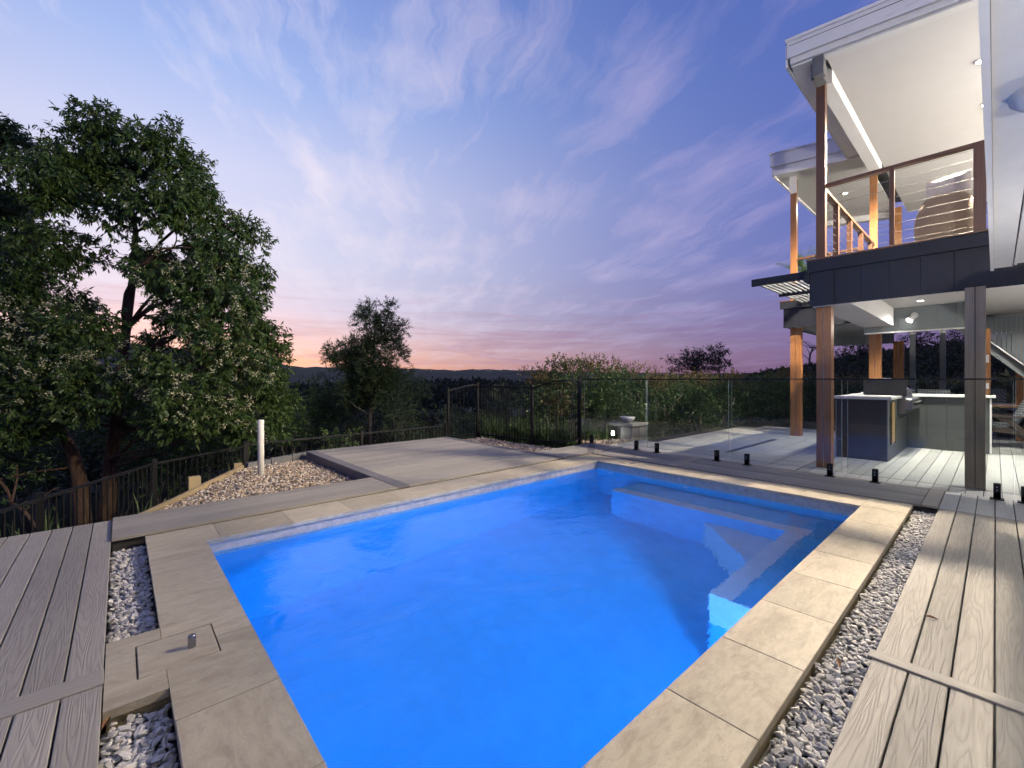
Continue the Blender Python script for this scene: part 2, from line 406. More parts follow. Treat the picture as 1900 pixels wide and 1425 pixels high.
def f_soil(t, p):
    co, r = objco(t)
    n = t.noise(co, 3, 8, .7); n2 = t.noise(co, .05, 4, .6)
    t.l.new(t.ramp(t.math('ADD', t.math('MULTIPLY', n, .7), t.math('MULTIPLY', n2, .3)), [(.3, (.018,.022,.010)), (.55, (.035,.042,.016)), (.75, (.055,.048,.026))]), p.inputs['Base Color'])
    bump(t, p, n, .8, .05)
M['soil'] = material('dark mulch and ground cover', f_soil, rough=.95)
def f_leaf(cols, trans=.35, rough=.45):
    def fn(t, p):
        geo = t.new('ShaderNodeNewGeometry')
        c = t.ramp(geo.outputs['Random Per Island'], cols)
        t.l.new(c, p.inputs['Base Color']); p.inputs['Roughness'].default_value = rough
        tr = t.new('ShaderNodeBsdfTranslucent'); t.l.new(c, tr.inputs[0])
        mx = t.new('ShaderNodeMixShader'); mx.inputs[0].default_value = trans
        t.l.new(p.outputs[0], mx.inputs[1]); t.l.new(tr.outputs[0], mx.inputs[2])
        t.l.new(mx.outputs[0], t.n['Material Output'].inputs[0])
    return fn
def leafmat(name, a, b, c, **k): return material(name, f_leaf([(0, a), (.5, b), (1, c)], **k))
M['leaf_big'] = leafmat('dark glossy evergreen leaf', (.034,.075,.018), (.066,.120,.028), (.125,.170,.048))
M['leaf_olive'] = leafmat('grey green fine leaf', (.045,.076,.028), (.068,.106,.040), (.105,.142,.060))
M['leaf_hedge'] = leafmat('hedge leaf', (.026,.062,.020), (.044,.088,.026), (.075,.115,.036))
M['leaf_hedge_tip'] = leafmat('bronze new hedge growth', (.07,.065,.022), (.10,.080,.028), (.13,.085,.035))
M['leaf_grass'] = leafmat('strappy grass blade', (.045,.085,.022), (.075,.13,.035), (.12,.16,.055))
M['leaf_lawn'] = leafmat('lawn grass blade', (.06,.12,.025), (.09,.17,.035), (.14,.20,.05))
M['leaf_palm'] = leafmat('bright palm frond', (.07,.16,.03), (.11,.22,.045), (.17,.27,.06))
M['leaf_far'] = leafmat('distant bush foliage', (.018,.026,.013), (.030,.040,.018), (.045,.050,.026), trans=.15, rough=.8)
M['blossom'] = leafmat('cream blossom', (.42,.42,.22), (.55,.52,.33), (.64,.60,.42), trans=.3, rough=.8)
def f_bark(c0, c1):
    def fn(t, p):
        co, r = objco(t)
        n = t.noise(t.mapping(co, scale=(9, 9, 1.6)), 1.6, 7, .7, .8)
        t.l.new(t.ramp(n, [(.3, c0), (.55, c1), (.75, (c1[0]*1.5, c1[1]*1.4, c1[2]*1.3))]), p.inputs['Base Color']); bump(t, p, n, 1.0, .05)
    return fn
M['bark'] = material('rough brown bark', f_bark((.035,.020,.013), (.11,.062,.036)), rough=.9)
M['bark_pale'] = material('grey bark', f_bark((.06,.052,.042), (.15,.13,.105)), rough=.9)

def emit(name, col, s):
    m = bpy.data.materials.new(name); m.use_nodes = True; t = NT(m.node_tree); t.n.clear()
    e = t.new('ShaderNodeEmission'); e.inputs[0].default_value = (*col, 1); e.inputs[1].default_value = s
    o = t.new('ShaderNodeOutputMaterial'); t.l.new(e.outputs[0], o.inputs[0]); return m
M['lamp_warm'] = emit('lit warm lamp lens', (1, .86, .66), 30)
M['lamp_white'] = emit('lit white lamp lens', (1, .95, .86), 18)
M['lamp_blue'] = emit('lit blue pool lens', (.25, .5, 1), 6)
M['town'] = emit('distant town windows', (1, .8, .55), 1.2)

def f_glass():
    m = bpy.data.materials.new('clear fence glass'); m.use_nodes = True; t = NT(m.node_tree); t.n.clear()
    o = t.new('ShaderNodeOutputMaterial'); mx = t.new('ShaderNodeMixShader')
    fr = t.new('ShaderNodeFresnel'); fr.inputs[0].default_value = 1.5
    tr = t.new('ShaderNodeBsdfTransparent'); tr.inputs[0].default_value = (.955,.975,.965,1)
    gl = t.new('ShaderNodeBsdfGlossy'); gl.inputs['Roughness'].default_value = 0.0
    t.l.new(fr.outputs[0], mx.inputs[0]); t.l.new(tr.outputs[0], mx.inputs[1]); t.l.new(gl.outputs[0], mx.inputs[2]); t.l.new(mx.outputs[0], o.inputs[0])
    return m
M['glass'] = f_glass()
M['glass_edge'] = material('pale green polished glass edge', None, (.42,.52,.47), .25)
def f_water():
    m = bpy.data.materials.new('pool water'); m.use_nodes = True; t = NT(m.node_tree); t.n.clear()
    o = t.new('ShaderNodeOutputMaterial'); g = t.new('ShaderNodeBsdfGlass'); g.inputs['IOR'].default_value = 1.333; g.inputs['Roughness'].default_value = 0.0
    g.inputs['Color'].default_value = (.93,.97,1,1)
    tc = t.new('ShaderNodeTexCoord')
    n = t.noise(tc.outputs['Object'], 2.6, 3, .5, .4); n2 = t.noise(t.mapping(tc.outputs['Object'], rot=(0,0,.8), scale=(1,2.2,1)), 9, 3, .55, .5)
    b = t.new('ShaderNodeBump'); t.set(b, 'Height', t.math('ADD', t.math('MULTIPLY', n, 1.0), t.math('MULTIPLY', n2, .22))); b.inputs['Strength'].default_value = .22; b.inputs['Distance'].default_value = .05
    t.l.new(b.outputs[0], g.inputs['Normal']); t.l.new(g.outputs[0], o.inputs[0]); return m
M['water'] = f_water()

# ------------------------------------------------------------------ ground
def nz(x, y, s=1.0, seed=0.0):
    return (np.sin(x*.91*s+1.3+seed)*np.cos(y*1.13*s-.7+seed*2) + .5*np.sin(x*2.3*s-y*1.7*s+seed) + .25*np.sin(x*4.9*s+y*5.3*s+seed*3))/1.75
N1 = np.array([-.866, .5]); P0 = np.array([.50, 6.85])
RIDGE_AZ = [-180,-60,0,20,30,40,50,58,66,74,82,87,90,95,105,125,180]
RIDGE_EL = [.03,.03,.02,.012,.013,.017,.021,.026,.024,.026,.040,.056,.062,.056,.042,.03,.03]
def ground_z(x, y):
    x = np.asarray(x, float); y = np.asarray(y, float)
    b = np.maximum((x-P0[0])*N1[0]+(y-P0[1])*N1[1], y-8.75-np.maximum(0, x-7)*.35)
    b = np.maximum(b, 0)
    z = -.22 - .62*np.clip(b/.35, 0, 1) - .30*np.minimum(b, 10) - .13*np.clip(b-10, 0, 140)
    r = np.hypot(x, y); az = np.degrees(np.arctan2(y, x))
    # wooded rise behind the house
    k = np.clip((23-az)/17, 0, 1)*np.clip((az+75)/30, 0, 1); k = k*k*(3-2*k)
    s = np.clip((r-24)/75, 0, 1); s = s*s*(3-2*s)
    z = z*(1-k*s) + k*s*(2.2+np.minimum(r, 400)*.012)
    # far ranges
    el = np.interp(az, RIDGE_AZ, RIDGE_EL)
    s2 = np.clip((r-350)/1500, 0, 1); s2 = s2*s2*(3-2*s2)
    bump_ = nz(x, y, .004)*11 + nz(x, y, .017, 2)*8
    return z*(1-s2) + s2*(1.3+np.minimum(r, 2000)*el+bump_) + np.where((r > 14) & (r < 400), nz(x, y, .25, 1)*.35, 0)
def make_ground():
    pos = [0.12*1.075**i for i in range(1, 160)]
    pos = [p for p in pos if 1.0 < p < 5000]
    base = [i*.5 for i in range(-8, 29)]
    def axis(extra, lo, hi):
        a = [v for v in base if all(abs(v-e) > .2 for e in extra)] + list(extra)
        a += [hi+p for p in pos] + [lo-p for p in pos]
        return np.array(sorted(set(a)))
    xs = axis([.2, 6.05], -4, 14); ys = axis([.62, 4.68], -4, 14)
    X, Y = np.meshgrid(xs, ys); Z = ground_z(X, Y)
    V = np.stack([X.ravel(), Y.ravel(), Z.ravel()], 1); nx = len(xs); F = []
    for j in range(len(ys)-1):
        cyv = (ys[j]+ys[j+1])/2
        for i in range(nx-1):
            cx_ = (xs[i]+xs[i+1])/2
            if .2 < cx_ < 6.05 and .62 < cyv < 4.68: continue
            F.append((j*nx+i, j*nx+i+1, (j+1)*nx+i+1, (j+1)*nx+i))
    npmesh('ground', V, np.array(F), M['soil'], kind='structure', smooth=True)
make_ground()

# ------------------------------------------------------------------ pool
PX0, PX1, PY0, PY1 = .52, 5.67, .93, 4.26          # inside edge of the coping
CX0, CX1, CY0, CY1 = .155, 6.11, .57, 4.72         # outside edge
WZ = -.115
pool = empty('swimming_pool', (3.1, 2.6, -1.6), 'rectangular swimming pool glowing blue with beige stone coping', 'pool')
ix0, ix1, iy0, iy1 = PX0+.02, PX1-.02, PY0-.02+.04, PY1-.02   # inner wall faces a little behind the coping nose
def shell():
    a, b, c, d, zb = PX0-.015, PX1+.015, PY0-.015, PY1+.015, -1.55
    zt = -.20
    m = MB()
    m.add([(a,c,zb),(b,c,zb),(b,d,zb),(a,d,zb)], [(0,1,2,3)])
    for p, q in (((a,c),(b,c)),((b,c),(b,d)),((b,d),(a,d)),((a,d),(a,c))):
        m.add([(*p,zb),(*q,zb),(*q,zt),(*p,zt)], [(0,3,2,1)])
    m.build('basin', M['shell'], pool)
    for k, (p, q) in enumerate((((a,c),(b,c)),((b,c),(b,d)),((b,d),(a,d)),((a,d),(a,c)))):
        n = Vector((q[1]-p[1], p[0]-q[0], 0)).normalized()      # outward
        pp = Vector((*p, 0)); qq = Vector((*q, 0)); t = MB()
        o1 = n*.02
        t.add([pp+Vector((0,0,zt)), qq+Vector((0,0,zt)), qq+Vector((0,0,-.034)), pp+Vector((0,0,-.034)),
               pp+o1+Vector((0,0,zt)), qq+o1+Vector((0,0,zt)), qq+o1+Vector((0,0,-.034)), pp+o1+Vector((0,0,-.034))],
              [(0,1,2,3),(7,6,5,4),(3,2,6,7),(0,4,5,1)])
        t.build('waterline_tile_band', M['tile_band'], pool)
    # L-shaped seat under water along the far and the house side, nosing strip, corner step
    e = .004
    s = MB(); s.box(5.02, b-e, c+e, d-.75, -1.548, -.52); s.build('seat', M['shell'], pool)
    s = MB(); s.box(3.25, 5.018, c+e, 1.42, -1.548, -.52); s.build('seat', M['shell'], pool)
    s = MB(); s.box(5.02, 5.20, 1.24, d-.75, -.519, -.512); s.build('seat_nosing', M['shell_strip'], pool)
    s = MB(); s.box(3.25, 5.018, 1.26, 1.42, -.519, -.512); s.build('seat_nosing', M['shell_strip'], pool)
    s = MB(); s.prism([(5.018,1.425),(5.018,2.25),(4.2,1.425)], -1.548, -.85); s.build('corner_step', M['shell_strip'], pool)
    s = MB(); s.box(3.238, 3.248, c+e, 1.42, -.95, -.512); s.build('seat_end_glow_panel', M['shell_strip'], pool)  # pale panel added so the lamp glow on the seat end reads white
    dr = MB().lathe((1.15,1.75,-1.549), [(.14,0),(.14,.012),(.12,.03),(.05,.04)], 24); dr.build('drain_cover', M['shell_strip'], pool, True)
    for x in (4.5, 4.9):
        MB().tube([(b-.03,4.0-(x-4.5)*3,-.28),(b+.005,4.0-(x-4.5)*3,-.28)], .03, 12).build('return_jet', M['shell_strip'], pool)
shell()
# pool lamp on the house-side wall
lamp = MB().tube([(2.93, PY0-.013, -.80),(2.93, PY0+.025, -.80)], .11, 20).build('pool_light', M['lamp_blue'], pool)
def add_light(name, kind, loc, energy, color, parent=None, rot=None, **kw):
    d = bpy.data.lights.new(name, kind); d.energy = energy; d.color = color
    for k, v in kw.items(): setattr(d, k, v)
    o = bpy.data.objects.new(name, d); put(o, parent, loc)
    if rot is not None: o.rotation_euler = Vector(rot).to_track_quat('-Z', 'Y').to_euler()
    return o
BLUE = (.06, .33, 1.0)
add_light('pool_lamp_light', 'POINT', (2.93, PY0+.10, -.80), 2500, BLUE, pool, shadow_soft_size=.06)
add_light('pool_lamp_light', 'AREA', (PX0+.03, 2.6, -.85), 480, BLUE, pool, (.7, 0, -.7), shape='DISK', size=.2)  # second pool lamp, added out of sight in the left wall
MB().tube([(PX0-.013, 2.6, -.85),(PX0+.025, 2.6, -.85)], .11, 20).build('pool_light', M['lamp_blue'], pool)

wx = np.linspace(PX0-.02, PX1+.02, 40); wy = np.linspace(PY0-.02, PY1+.02, 30)
MB().add([(PX0-.016,PY0-.016,WZ),(PX1+.016,PY0-.016,WZ),(PX1+.016,PY1+.016,WZ),(PX0-.016,PY1+.016,WZ)], [(0,1,2,3)]).build('water', M['water'], kind='structure')

# coping tiles
G = .0024
def cop(x0, x1, y0, y1): piece('coping_tile', x0+G/2, x1-G/2, y0+G/2, y1-G/2, -.036, 0, M['coping'], pool, .0022, 'x' if x1-x0 > y1-y0 else 'y')
rx = [1.155+.556*k for k in range(9)]
rx = [PX0, *[v for v in rx if v < PX1-.2], PX1]
xr = [CX0, .60]+[.60+.556*k for k in range(1, 1)]
for a, b in zip(rx[:-1], rx[1:]): cop(a, b, CY0, PY0)
cop(PX1, CX1, CY0, PY0); cop(CX0, PX0, CY0, PY0)
bx = [.62+.556*k for k in range(10) if .62+.556*k < PX1+.1]
bx = [*bx, CX1]
for a, b in zip(bx[:-1], bx[1:]): cop(a, b, PY1, CY1)
fy = [PY0+.556*k for k in range(7) if PY0+.556*k < PY1-.3]+[PY1]
for a, b in zip(fy[:-1], fy[1:]): cop(PX1, CX1, a, b)
LID = (.060, .357, 2.490, 2.792)
for a, b in ((PY0, 1.53), (1.53, 2.09)): cop(CX0, PX0, a, b)
l0, l1, l2, l3 = LID[0]-.006, LID[1]+.006, LID[2]-.006, LID[3]+.006; h_ = G/2
def copoly(poly): MB().prism(poly, -.036, 0).build('coping_tile', M['coping'], pool)
copoly([(CX0+h_,2.09+h_),(PX0-h_,2.09+h_),(PX0-h_,2.64-h_),(l1,2.64-h_),(l1,l2),(CX0+h_,l2)])
copoly([(l1,2.64+h_),(PX0-h_,2.64+h_),(PX0-h_,PY1+h_),(.62-h_,PY1+h_),(.62-h_,CY1-h_),(CX0+h_,CY1-h_),(CX0+h_,l3),(l1,l3)])
copoly([(-.05,2.33),(CX0-h_,2.33),(CX0-h_,l2),(l0,l2),(l0,l3),(CX0-h_,l3),(CX0-h_,2.925),(-.05,2.925)])
# concrete ring that carries the tiles
for q in ((CX0+.012, PX0-.037, CY0+.012, CY1-.012), (PX1+.037, CX1-.012, CY0+.012, CY1-.012), (PX0-.036, PX1+.036, CY0+.012, PY0-.037), (PX0-.036, PX1+.036, PY1+.037, CY1-.012), (-.04, CX0+.01, 2.345, 2.91)):
    MB().box(*q, -.34, -.038).build('coping_bed', M['mortar'], pool)
lid = piece('skimmer_lid', LID[0], LID[1], LID[2], LID[3], -.030, .001, M['coping'], None, .003)
meta(lid, 'square beige stone access lid set into the pool coping, steel knob on it', 'access lid')
kx, ky, _ = gpt(356, 1200)
MB().lathe((kx, ky, .0012), [(.017,0),(.0165,.002),(.0165,.052),(.0150,.056),(.005,.057)], 20).build('knob', M['knob_steel'], lid, True)

# ------------------------------------------------------------------ decks
def deck(name, boards, base):
    e = empty(name, base, kind='structure')
    for (x0, x1, y0, y1, z, al, mt) in boards: piece('deck_board', x0, x1, y0, y1, z-.024, z, M[mt], e, .003, al)
    return e
GAP = .0065
# left deck, boards along Y
bl = []
for k in range(16):
    x1 = -.055-k*.1275; x0 = x1-.1275+GAP
    bl.append((x0, x1, -.8, 2.543, 0, 'y', 'deck')); bl.append((x0, x1, 2.677, 5.46, 0, 'y', 'deck'))
bl.append((-2.1, -.052, 2.547, 2.673, .004, 'x', 'deck_trim'))
dl = deck('left_deck', bl, (-1, 2, -.3))
m = MB()
for x in (-1.9, -1.45, -1.0, -.55, -.1): m.box(x-.022, x+.022, -.8, 5.44, -.13, -.026)
m.box(-2.05, -.075, 5.40, 5.445, -.16, -.027); m.box(-2.05, -.06, -.8, 5.39, -.21, -.135)
m.build('joist_frame', M['dark'], dl)
# right deck, boards along X
bl = []
for k in range(12):
    y1 = .385-k*.1285; y0 = y1-.1285+GAP
    bl.append((-1.6, 2.628, y0, y1, 0, 'x', 'deck')); bl.append((2.634, 6.135, y0, y1, 0, 'x', 'deck'))
dr_ = deck('right_deck', bl, (2, -.4, -.3))
piece('cover_strip', 2.600, 2.676, -1.2, .402, .001, .011, M['deck_trim'], dr_, .003, 'y')
m = MB()
m.box(-1.6, 6.13, .30, .34, -.18, -.026); m.box(-1.6, 6.13, -1.2, .29, -.21, -.12)
m.build('joist_frame', M['dark'], dr_)
# far strip between coping and glass fence
bl = []
for k in range(7):
    x0 = 6.135+k*.142; x1 = x0+.142-.004
    bl.append((x0, x1, .52, 3.18, .012, 'y', 'deck_grooved')); bl.append((x0, x1, 3.345, 4.74, .012, 'y', 'deck_grooved'))
bl.append((6.128, 7.125, 3.185, 3.34, .016, 'x', 'deck_trim'))
bl.append((6.142, 7.125, .392, .515, .014, 'x', 'deck_trim'))
for k in range(10):
    y1 = .386-k*.1285; bl.append((6.145, 7.125, y1-.122, y1, .002, 'x', 'deck_pale'))
df = deck('far_deck', bl, (6.6, 3, -.3))
MB().box(6.16, 7.12, -.8, 4.74, -.22, -.03).build('joist_frame', M['dark'], df)
# strip on the valley side and the raised platform
bl = []
for k in range(5):
    y0 = 4.742+k*.1437; y1 = y0+.1437-.004
    bl.append((-.05, 2.445, y0, y1, .022, 'x', 'deck')); bl.append((5.425, 7.11, y0, y1, .022, 'x', 'deck'))
dv = deck('valley_deck', bl, (1.2, 5.1, -.3))
m = MB(); m.box(-.045, 2.44, 4.775, 5.452, -.15, -.004); m.box(5.43, 7.1, 4.775, 5.45, -.15, -.004); m.build('joist_frame', M['dark'], dv)
t_ = MB().obox((6.14, 4.75, .026), (7.08, 5.46, .026), .13, .008); t_.build('mitre_board', M['deck_edge'], dv)
bl = []
for k in range(24):
    y0 = 4.742+k*.1437; y1 = y0+.1437-.0035
    bl.append((2.605, 5.275, y0, y1, .024, 'x', 'deck'))
bl.append((2.45, 2.60, 4.742, 8.19, .027, 'y', 'deck_edge')); bl.append((5.28, 5.42, 4.742, 8.19, .027, 'y', 'deck_edge'))
dp = deck('platform_deck', bl, (4, 6.4, -.3))
m = MB(); m.box(2.456, 5.41, 4.775, 8.18, -.19, -.002); m.build('skirt', M['deck_edge'], dp)

# patio behind the glass: pavers on the left, pale boards under the balcony
pat = empty('patio', (9, 3, -.2), kind='structure')
MB().box(7.13, 13.5, 1.92, 5.2, -.215, -.04).build('paver_bed', M['dark'], pat)
for j in range(8):
    y0 = 1.93+j*.4
    for i in range(9):
        x0 = 7.14+i*.8-(.4 if j % 2 else 0); x1 = x0+.794; x0 = max(x0, 7.14); x1 = min(x1, 13.45)
        if x1-x0 < .1 or (y0 > 4.2+.09*(14-x0)): continue
        piece('paver', x0, x1, y0, y0+.394, -.04, -.002, M['paver'], pat, .003)
pd = empty('patio_deck', (10, 0, -.2), kind='structure')
MB().box(7.13, 18, -4, 1.915, -.215, -.04).build('joist_frame', M['dark'], pd)
for k in range(40):
    y1 = 1.915-k*.1405; y0 = y1-.1405+.006
    if y1 < -3.2: break
    piece('deck_board', 7.585, 15.0, y0, y1, -.026, -.002, M['deck_pale'], pd, .003)
    piece('deck_board', 7.135, 7.58, y0, y1, -.026, -.002, M['deck_pale'], pd, .003)
MB().box(8.05, 10.55, 3.17, 3.255, -.0015, .002).build('strip_drain', material('dark drain grate', f_conc((.03,.035,.05), .3, 60, .3), rough=.3), pat)

# ------------------------------------------------------------------ pebbles
def ico(sub):
    import bmesh
    bm = bmesh.new(); bmesh.ops.create_icosphere(bm, subdivisions=sub, radius=1.0)
    bm.verts.ensure_lookup_table(); V = np.array([v.co[:] for v in bm.verts]); F = np.array([[v.index for v in f.verts] for f in bm.faces]); bm.free(); return V, F
ICO = {1: ico(1), 2: ico(2)}
def pebble_var(sub, seed):
    V, F = ICO[sub]; r = np.random.default_rng(seed); V = V.copy()
    for _ in range(8):
        d = r.normal(size=3); d /= np.linalg.norm(d); o = r.uniform(.38, .75)
        s = V@d; V = V - np.outer(np.maximum(s-o, 0), d)*.95
    return V*(1+.06*r.normal(size=(len(V), 1)))
def rot_mats(n, tilt, r):
    a = r.uniform(0, 2*np.pi, n); t = r.normal(0, tilt, n); t2 = r.normal(0, tilt, n)
    ca, sa = np.cos(a), np.sin(a); Z = np.zeros(n); O = np.ones(n)
    Rz = np.stack([ca,-sa,Z, sa,ca,Z, Z,Z,O], 1).reshape(n,3,3)
    ct, st = np.cos(t), np.sin(t); Rx = np.stack([O,Z,Z, Z,ct,-st, Z,st,ct], 1).reshape(n,3,3)
    c2, s2 = np.cos(t2), np.sin(t2); Ry = np.stack([c2,Z,s2, Z,O,Z, -s2,Z,c2], 1).reshape(n,3,3)
    return Rx@Ry@Rz
def stones_mesh(name, P, S, mat, parent, sub=1, tilt=.35, seed=1, kind='stuff', label=None):
    r = np.random.default_rng(seed); n = len(P); Rm = rot_mats(n, tilt, r)
    vars_ = [pebble_var(sub, 100+k) for k in range(8)]; _, F = ICO[sub]; nv = len(vars_[0])
    pick = r.integers(0, 8, n); B = np.array(vars_)[pick]*S[:, None, :]
    V = np.einsum('nij,nkj->nki', Rm, B) + P[:, None, :]
    FF = F[None]+(np.arange(n)*nv)[:, None, None]
    return npmesh(name, V.reshape(-1, 3), FF.reshape(-1, 3), mat, parent, kind=kind, smooth=False, label=label)
def bed_points(poly, step, z, layers, r, jit=.6):
    poly = np.array(poly); lo, hi = poly.min(0), poly.max(0); out = []
    for L in range(layers):
        gx = np.arange(lo[0], hi[0], step); gy = np.arange(lo[1], hi[1], step)
        A, B = np.meshgrid(gx, gy); p = np.stack([A.ravel(), B.ravel()], 1)+r.uniform(-jit, jit, (A.size, 2))*step+step*.37*L
        ins = np.zeros(len(p), bool); j = len(poly)-1
        for i in range(len(poly)):
            xi, yi = poly[i]; xj, yj = poly[j]
            c = ((yi > p[:,1]) != (yj > p[:,1])) & (p[:,0] < (xj-xi)*(p[:,1]-yi)/(yj-yi+1e-12)+xi); ins ^= c; j = i
        p = p[ins]; out.append(np.column_stack([p, np.full(len(p), z)+L*step*.33+r.uniform(-.15, .15, len(p))*step]))
    return np.concatenate(out)
PEB = []
for k in range(8):
    V, F = pebble_var(2, 300+k), ICO[2][1]
    me = bpy.data.meshes.new('pebble'); me.from_pydata(V.tolist(), [], F.tolist()); me.materials.append(M['pebble_grey'])
    PEB.append(me)
def pebble_strip(name, rect, z, step, nobj, near, seed):
    x0, x1, y0, y1 = rect; r = np.random.default_rng(seed)
    e = empty(name, ((x0+x1)/2, (y0+y1)/2, z-.12), kind='structure')
    MB().box(x0-.03, x1+.03, y0-.012, y1+.012, z-.1, z-.012).build('bed', M['dark'], e)
    P = bed_points([(x0,y0),(x1,y0),(x1,y1),(x0,y1)], step, z, 2, r, .5)
    top = bed_points([(x0,y0),(x1,y0),(x1,y1),(x0,y1)], step*1.25, z+step*.55, 1, r, .45)
    S = step*r.uniform(.42, .8, (len(P), 1))*np.array([1.15, .85, .55])*r.uniform(.85, 1.15, (len(P), 3))
    dist = np.hypot(top[:,0]-near[0], top[:,1]-near[1]); o = np.argsort(dist); mine, rest = top[o[:nobj]], top[o[nobj:]]
    for p in mine:
        ob = bpy.data.objects.new('pebble', PEB[r.integers(0, 8)]); put(ob, e, p)
        s = step*r.uniform(.5, .95); ob.scale = (s*1.15, s*.85, s*r.uniform(.45, .65)); ob.rotation_euler = (r.normal(0, .4), r.normal(0, .4), r.uniform(0, 6.28))
    P = np.concatenate([P, rest]); S2 = step*r.uniform(.5, .9, (len(rest), 1))*np.array([1.15, .85, .55]); S = np.concatenate([S, S2])
    stones_mesh('small_pebbles', P, S, M['pebble_grey'], e, 2, .4, seed)
pebble_strip('house_side_pebble_strip', (.2, 6.10, .375, .562), -.074, .027, 300, (1.7, .45), 11)
pebble_strip('pebble_strip_beyond_the_lid', (-.045, .148, 2.94, 4.66), -.074, .027, 190, (.05, 3.0), 12)
pebble_strip('pebble_strip_before_the_lid', (-.045, .148, .62, 2.32), -.074, .027, 150, (.05, 2.3), 13)

def gravel(name, poly, z, step, seed, parent=None):
    r = np.random.default_rng(seed)
    P = bed_points(poly, step, z, 2, r, .55)
    P[:, 2] += nz(P[:,0], P[:,1], 2.0)*.02
    S = step*r.uniform(.45, .85, (len(P), 1))*np.array([1.2, .8, .55])*r.uniform(.8, 1.2, (len(P), 3))
    return stones_mesh(name, P, S, M['pebble_tan'], parent, 2, .5, seed)
SL0, SL1 = (.10, 5.62), (1.42, 8.0)
MB().prism([(-.04,5.47),(2.45,5.47),(2.45,8.3),(1.5,8.25),(.06,5.65)], -.2, -.125).build('gravel_base', M['soil'], kind='structure')
gravel('tan_gravel', [(-.02,5.47),(2.44,5.47),(2.44,8.14),(1.5,8.0),(.09,5.60)], -.12, .038, 21)
MB().prism([(5.43,5.47),(6.42,5.47),(6.35,8.25),(5.43,8.2)], -.2, -.085).build('gravel_base', M['soil'], kind='structure')
gravel('tan_gravel', [(5.44,5.47),(6.35,5.47),(6.30,8.0),(5.44,8.15)], -.075, .042, 22)
gravel('tan_gravel', [(7.2,5.25),(8.6,5.1),(8.55,5.55),(7.3,6.1)], -.06, .05, 23)

# ------------------------------------------------------------------ edging, pipe, fences
def sleeper(p, q, z0, z1, th, mat, label, name='retaining_sleeper'):
    d = Vector((q[0]-p[0], q[1]-p[1], 0)); L = d.length
    m = MB().box(-L/2, L/2, -th/2, th/2, 0, z1-z0, .006)
    me = bpy.data.meshes.new(name); me.from_pydata(m.v, [], m.f); me.materials.append(M[mat])
    o = bpy.data.objects.new(name, me); put(o, None, ((p[0]+q[0])/2, (p[1]+q[1])/2, z0)); o.rotation_euler = (0, 0, math.atan2(d.y, d.x))
    return meta(o, label, 'sleeper')
sleeper((-.03,5.505), (.78,6.86), -.42, -.065, .05, 'sleeper', 'pale pine sleeper edging the tan gravel, its end at the deck')
sleeper((.785,6.868), (1.44,7.98), -.42, -.06, .05, 'sleeper', 'pale pine sleeper edging the gravel between the stub post and the grey edging blocks')
def stub(px, py0, py1, d, w, label):
    x, y, z = dpt(px, py0, d)
    b = MB().box(x-w*.5, x+w*.5, y-w*.38, y+w*.38, -.62, z, .004); b.build('stub_post', M['sleeper'], label=label, cat='post')
stub(361, 884, 0, 5.75, .13, 'cut off square pine stub post standing behind the sleeper edge')
stub(441, 859, 0, 6.95, .11, 'short pine stub post against the end of the grey edging blocks')
for k, lb in enumerate(('grey edging block right behind the white pipe', 'grey edging block in the middle of the row behind the gravel', 'grey edging block touching the raised platform')):
    a = Vector((1.50, 8.02)); b = Vector((2.60, 8.42)); p = a.lerp(b, k/3+.005); q = a.lerp(b, (k+1)/3-.005)
    sleeper(p, q, -.42, -.035+.01*k, .09, 'block', lb, 'edging_block')
px_, py_, _ = gpt(484, 884, -.11)
pipe = MB().lathe((px_, py_, -.25), [(.042,0),(.042,.955),(.040,.96),(.034,.962)], 20).build('plastic_pipe', M['pvc'], smooth=True, label='white upright plastic pipe standing in the tan gravel', cat='pipe')

def fence_run(pts, label, zb=None, gap=.085, group=None, first=True, cap=True):
    """pts: list of (x, y, ztop, zbase); posts at the ends of each panel"""
    objs = []
    for k in range(len(pts)-1):
        a, b = pts[k], pts[k+1]
        e = empty('tubular_fence_panel', (a[0], a[1], a[3]), label[k], 'fence', 'black tubular pool fence panels')
        A = Vector(a[:2]); B = Vector(b[:2]); L = (B-A).length; n = max(2, int(L/gap))
        def rail(za, zb_, nm):
            MB().obox((*A, za), (*B, zb_), .038, .026).build(nm, M['black_metal'], e)
        rail(a[2]-.02, b[2]-.02, 'top_rail'); rail(a[3]+.09, b[3]+.09, 'bottom_rail')
        for i in range(1, n):
            t = i/n; p = A.lerp(B, t); zt = a[2]+(b[2]-a[2])*t-.033; z0 = a[3]+(b[3]-a[3])*t+.103
            MB().tube([(p.x, p.y, z0), (p.x, p.y, zt)], .0085, 6, False).build('picket', M['black_metal'], e)
        ends = [q for q in ([(A, a)] + ([(B, b)] if k == len(pts)-2 else [])) if len(q[1]) == 4]
        for P, q in ends:
            po = MB().box(P.x-.026, P.x+.026, P.y-.026, P.y+.026, q[3]-.25, q[2]+.03).build('fence_post', M['black_metal'], e)
            MB().box(P.x-.031, P.x+.031, P.y-.031, P.y+.031, q[2]+.031, q[2]+.04).build('post_cap', M['black_metal'], po)
zt = .2; zb_ = -1.0
fence_run([(-1.28,4.75,zt,zb_),(-.553,5.98,zt,zb_),(.345,7.50,zt,zb_),(1.56,8.42,zt,zb_)],
          ['black tubular fence panel running down past the end of the grey boards', 'black tubular fence panel below the tree trunks beside the deck end', 'black tubular fence panel behind the sleeper and stub post'])
fence_run([(1.60,8.50,.22,-1.0),(3.6,8.50,.235,-1.0),(5.60,8.50,.25,-1.0)],
          ['low black tubular fence panel behind the white pipe and grey edging blocks', 'low black tubular fence panel along the back of the raised platform'])
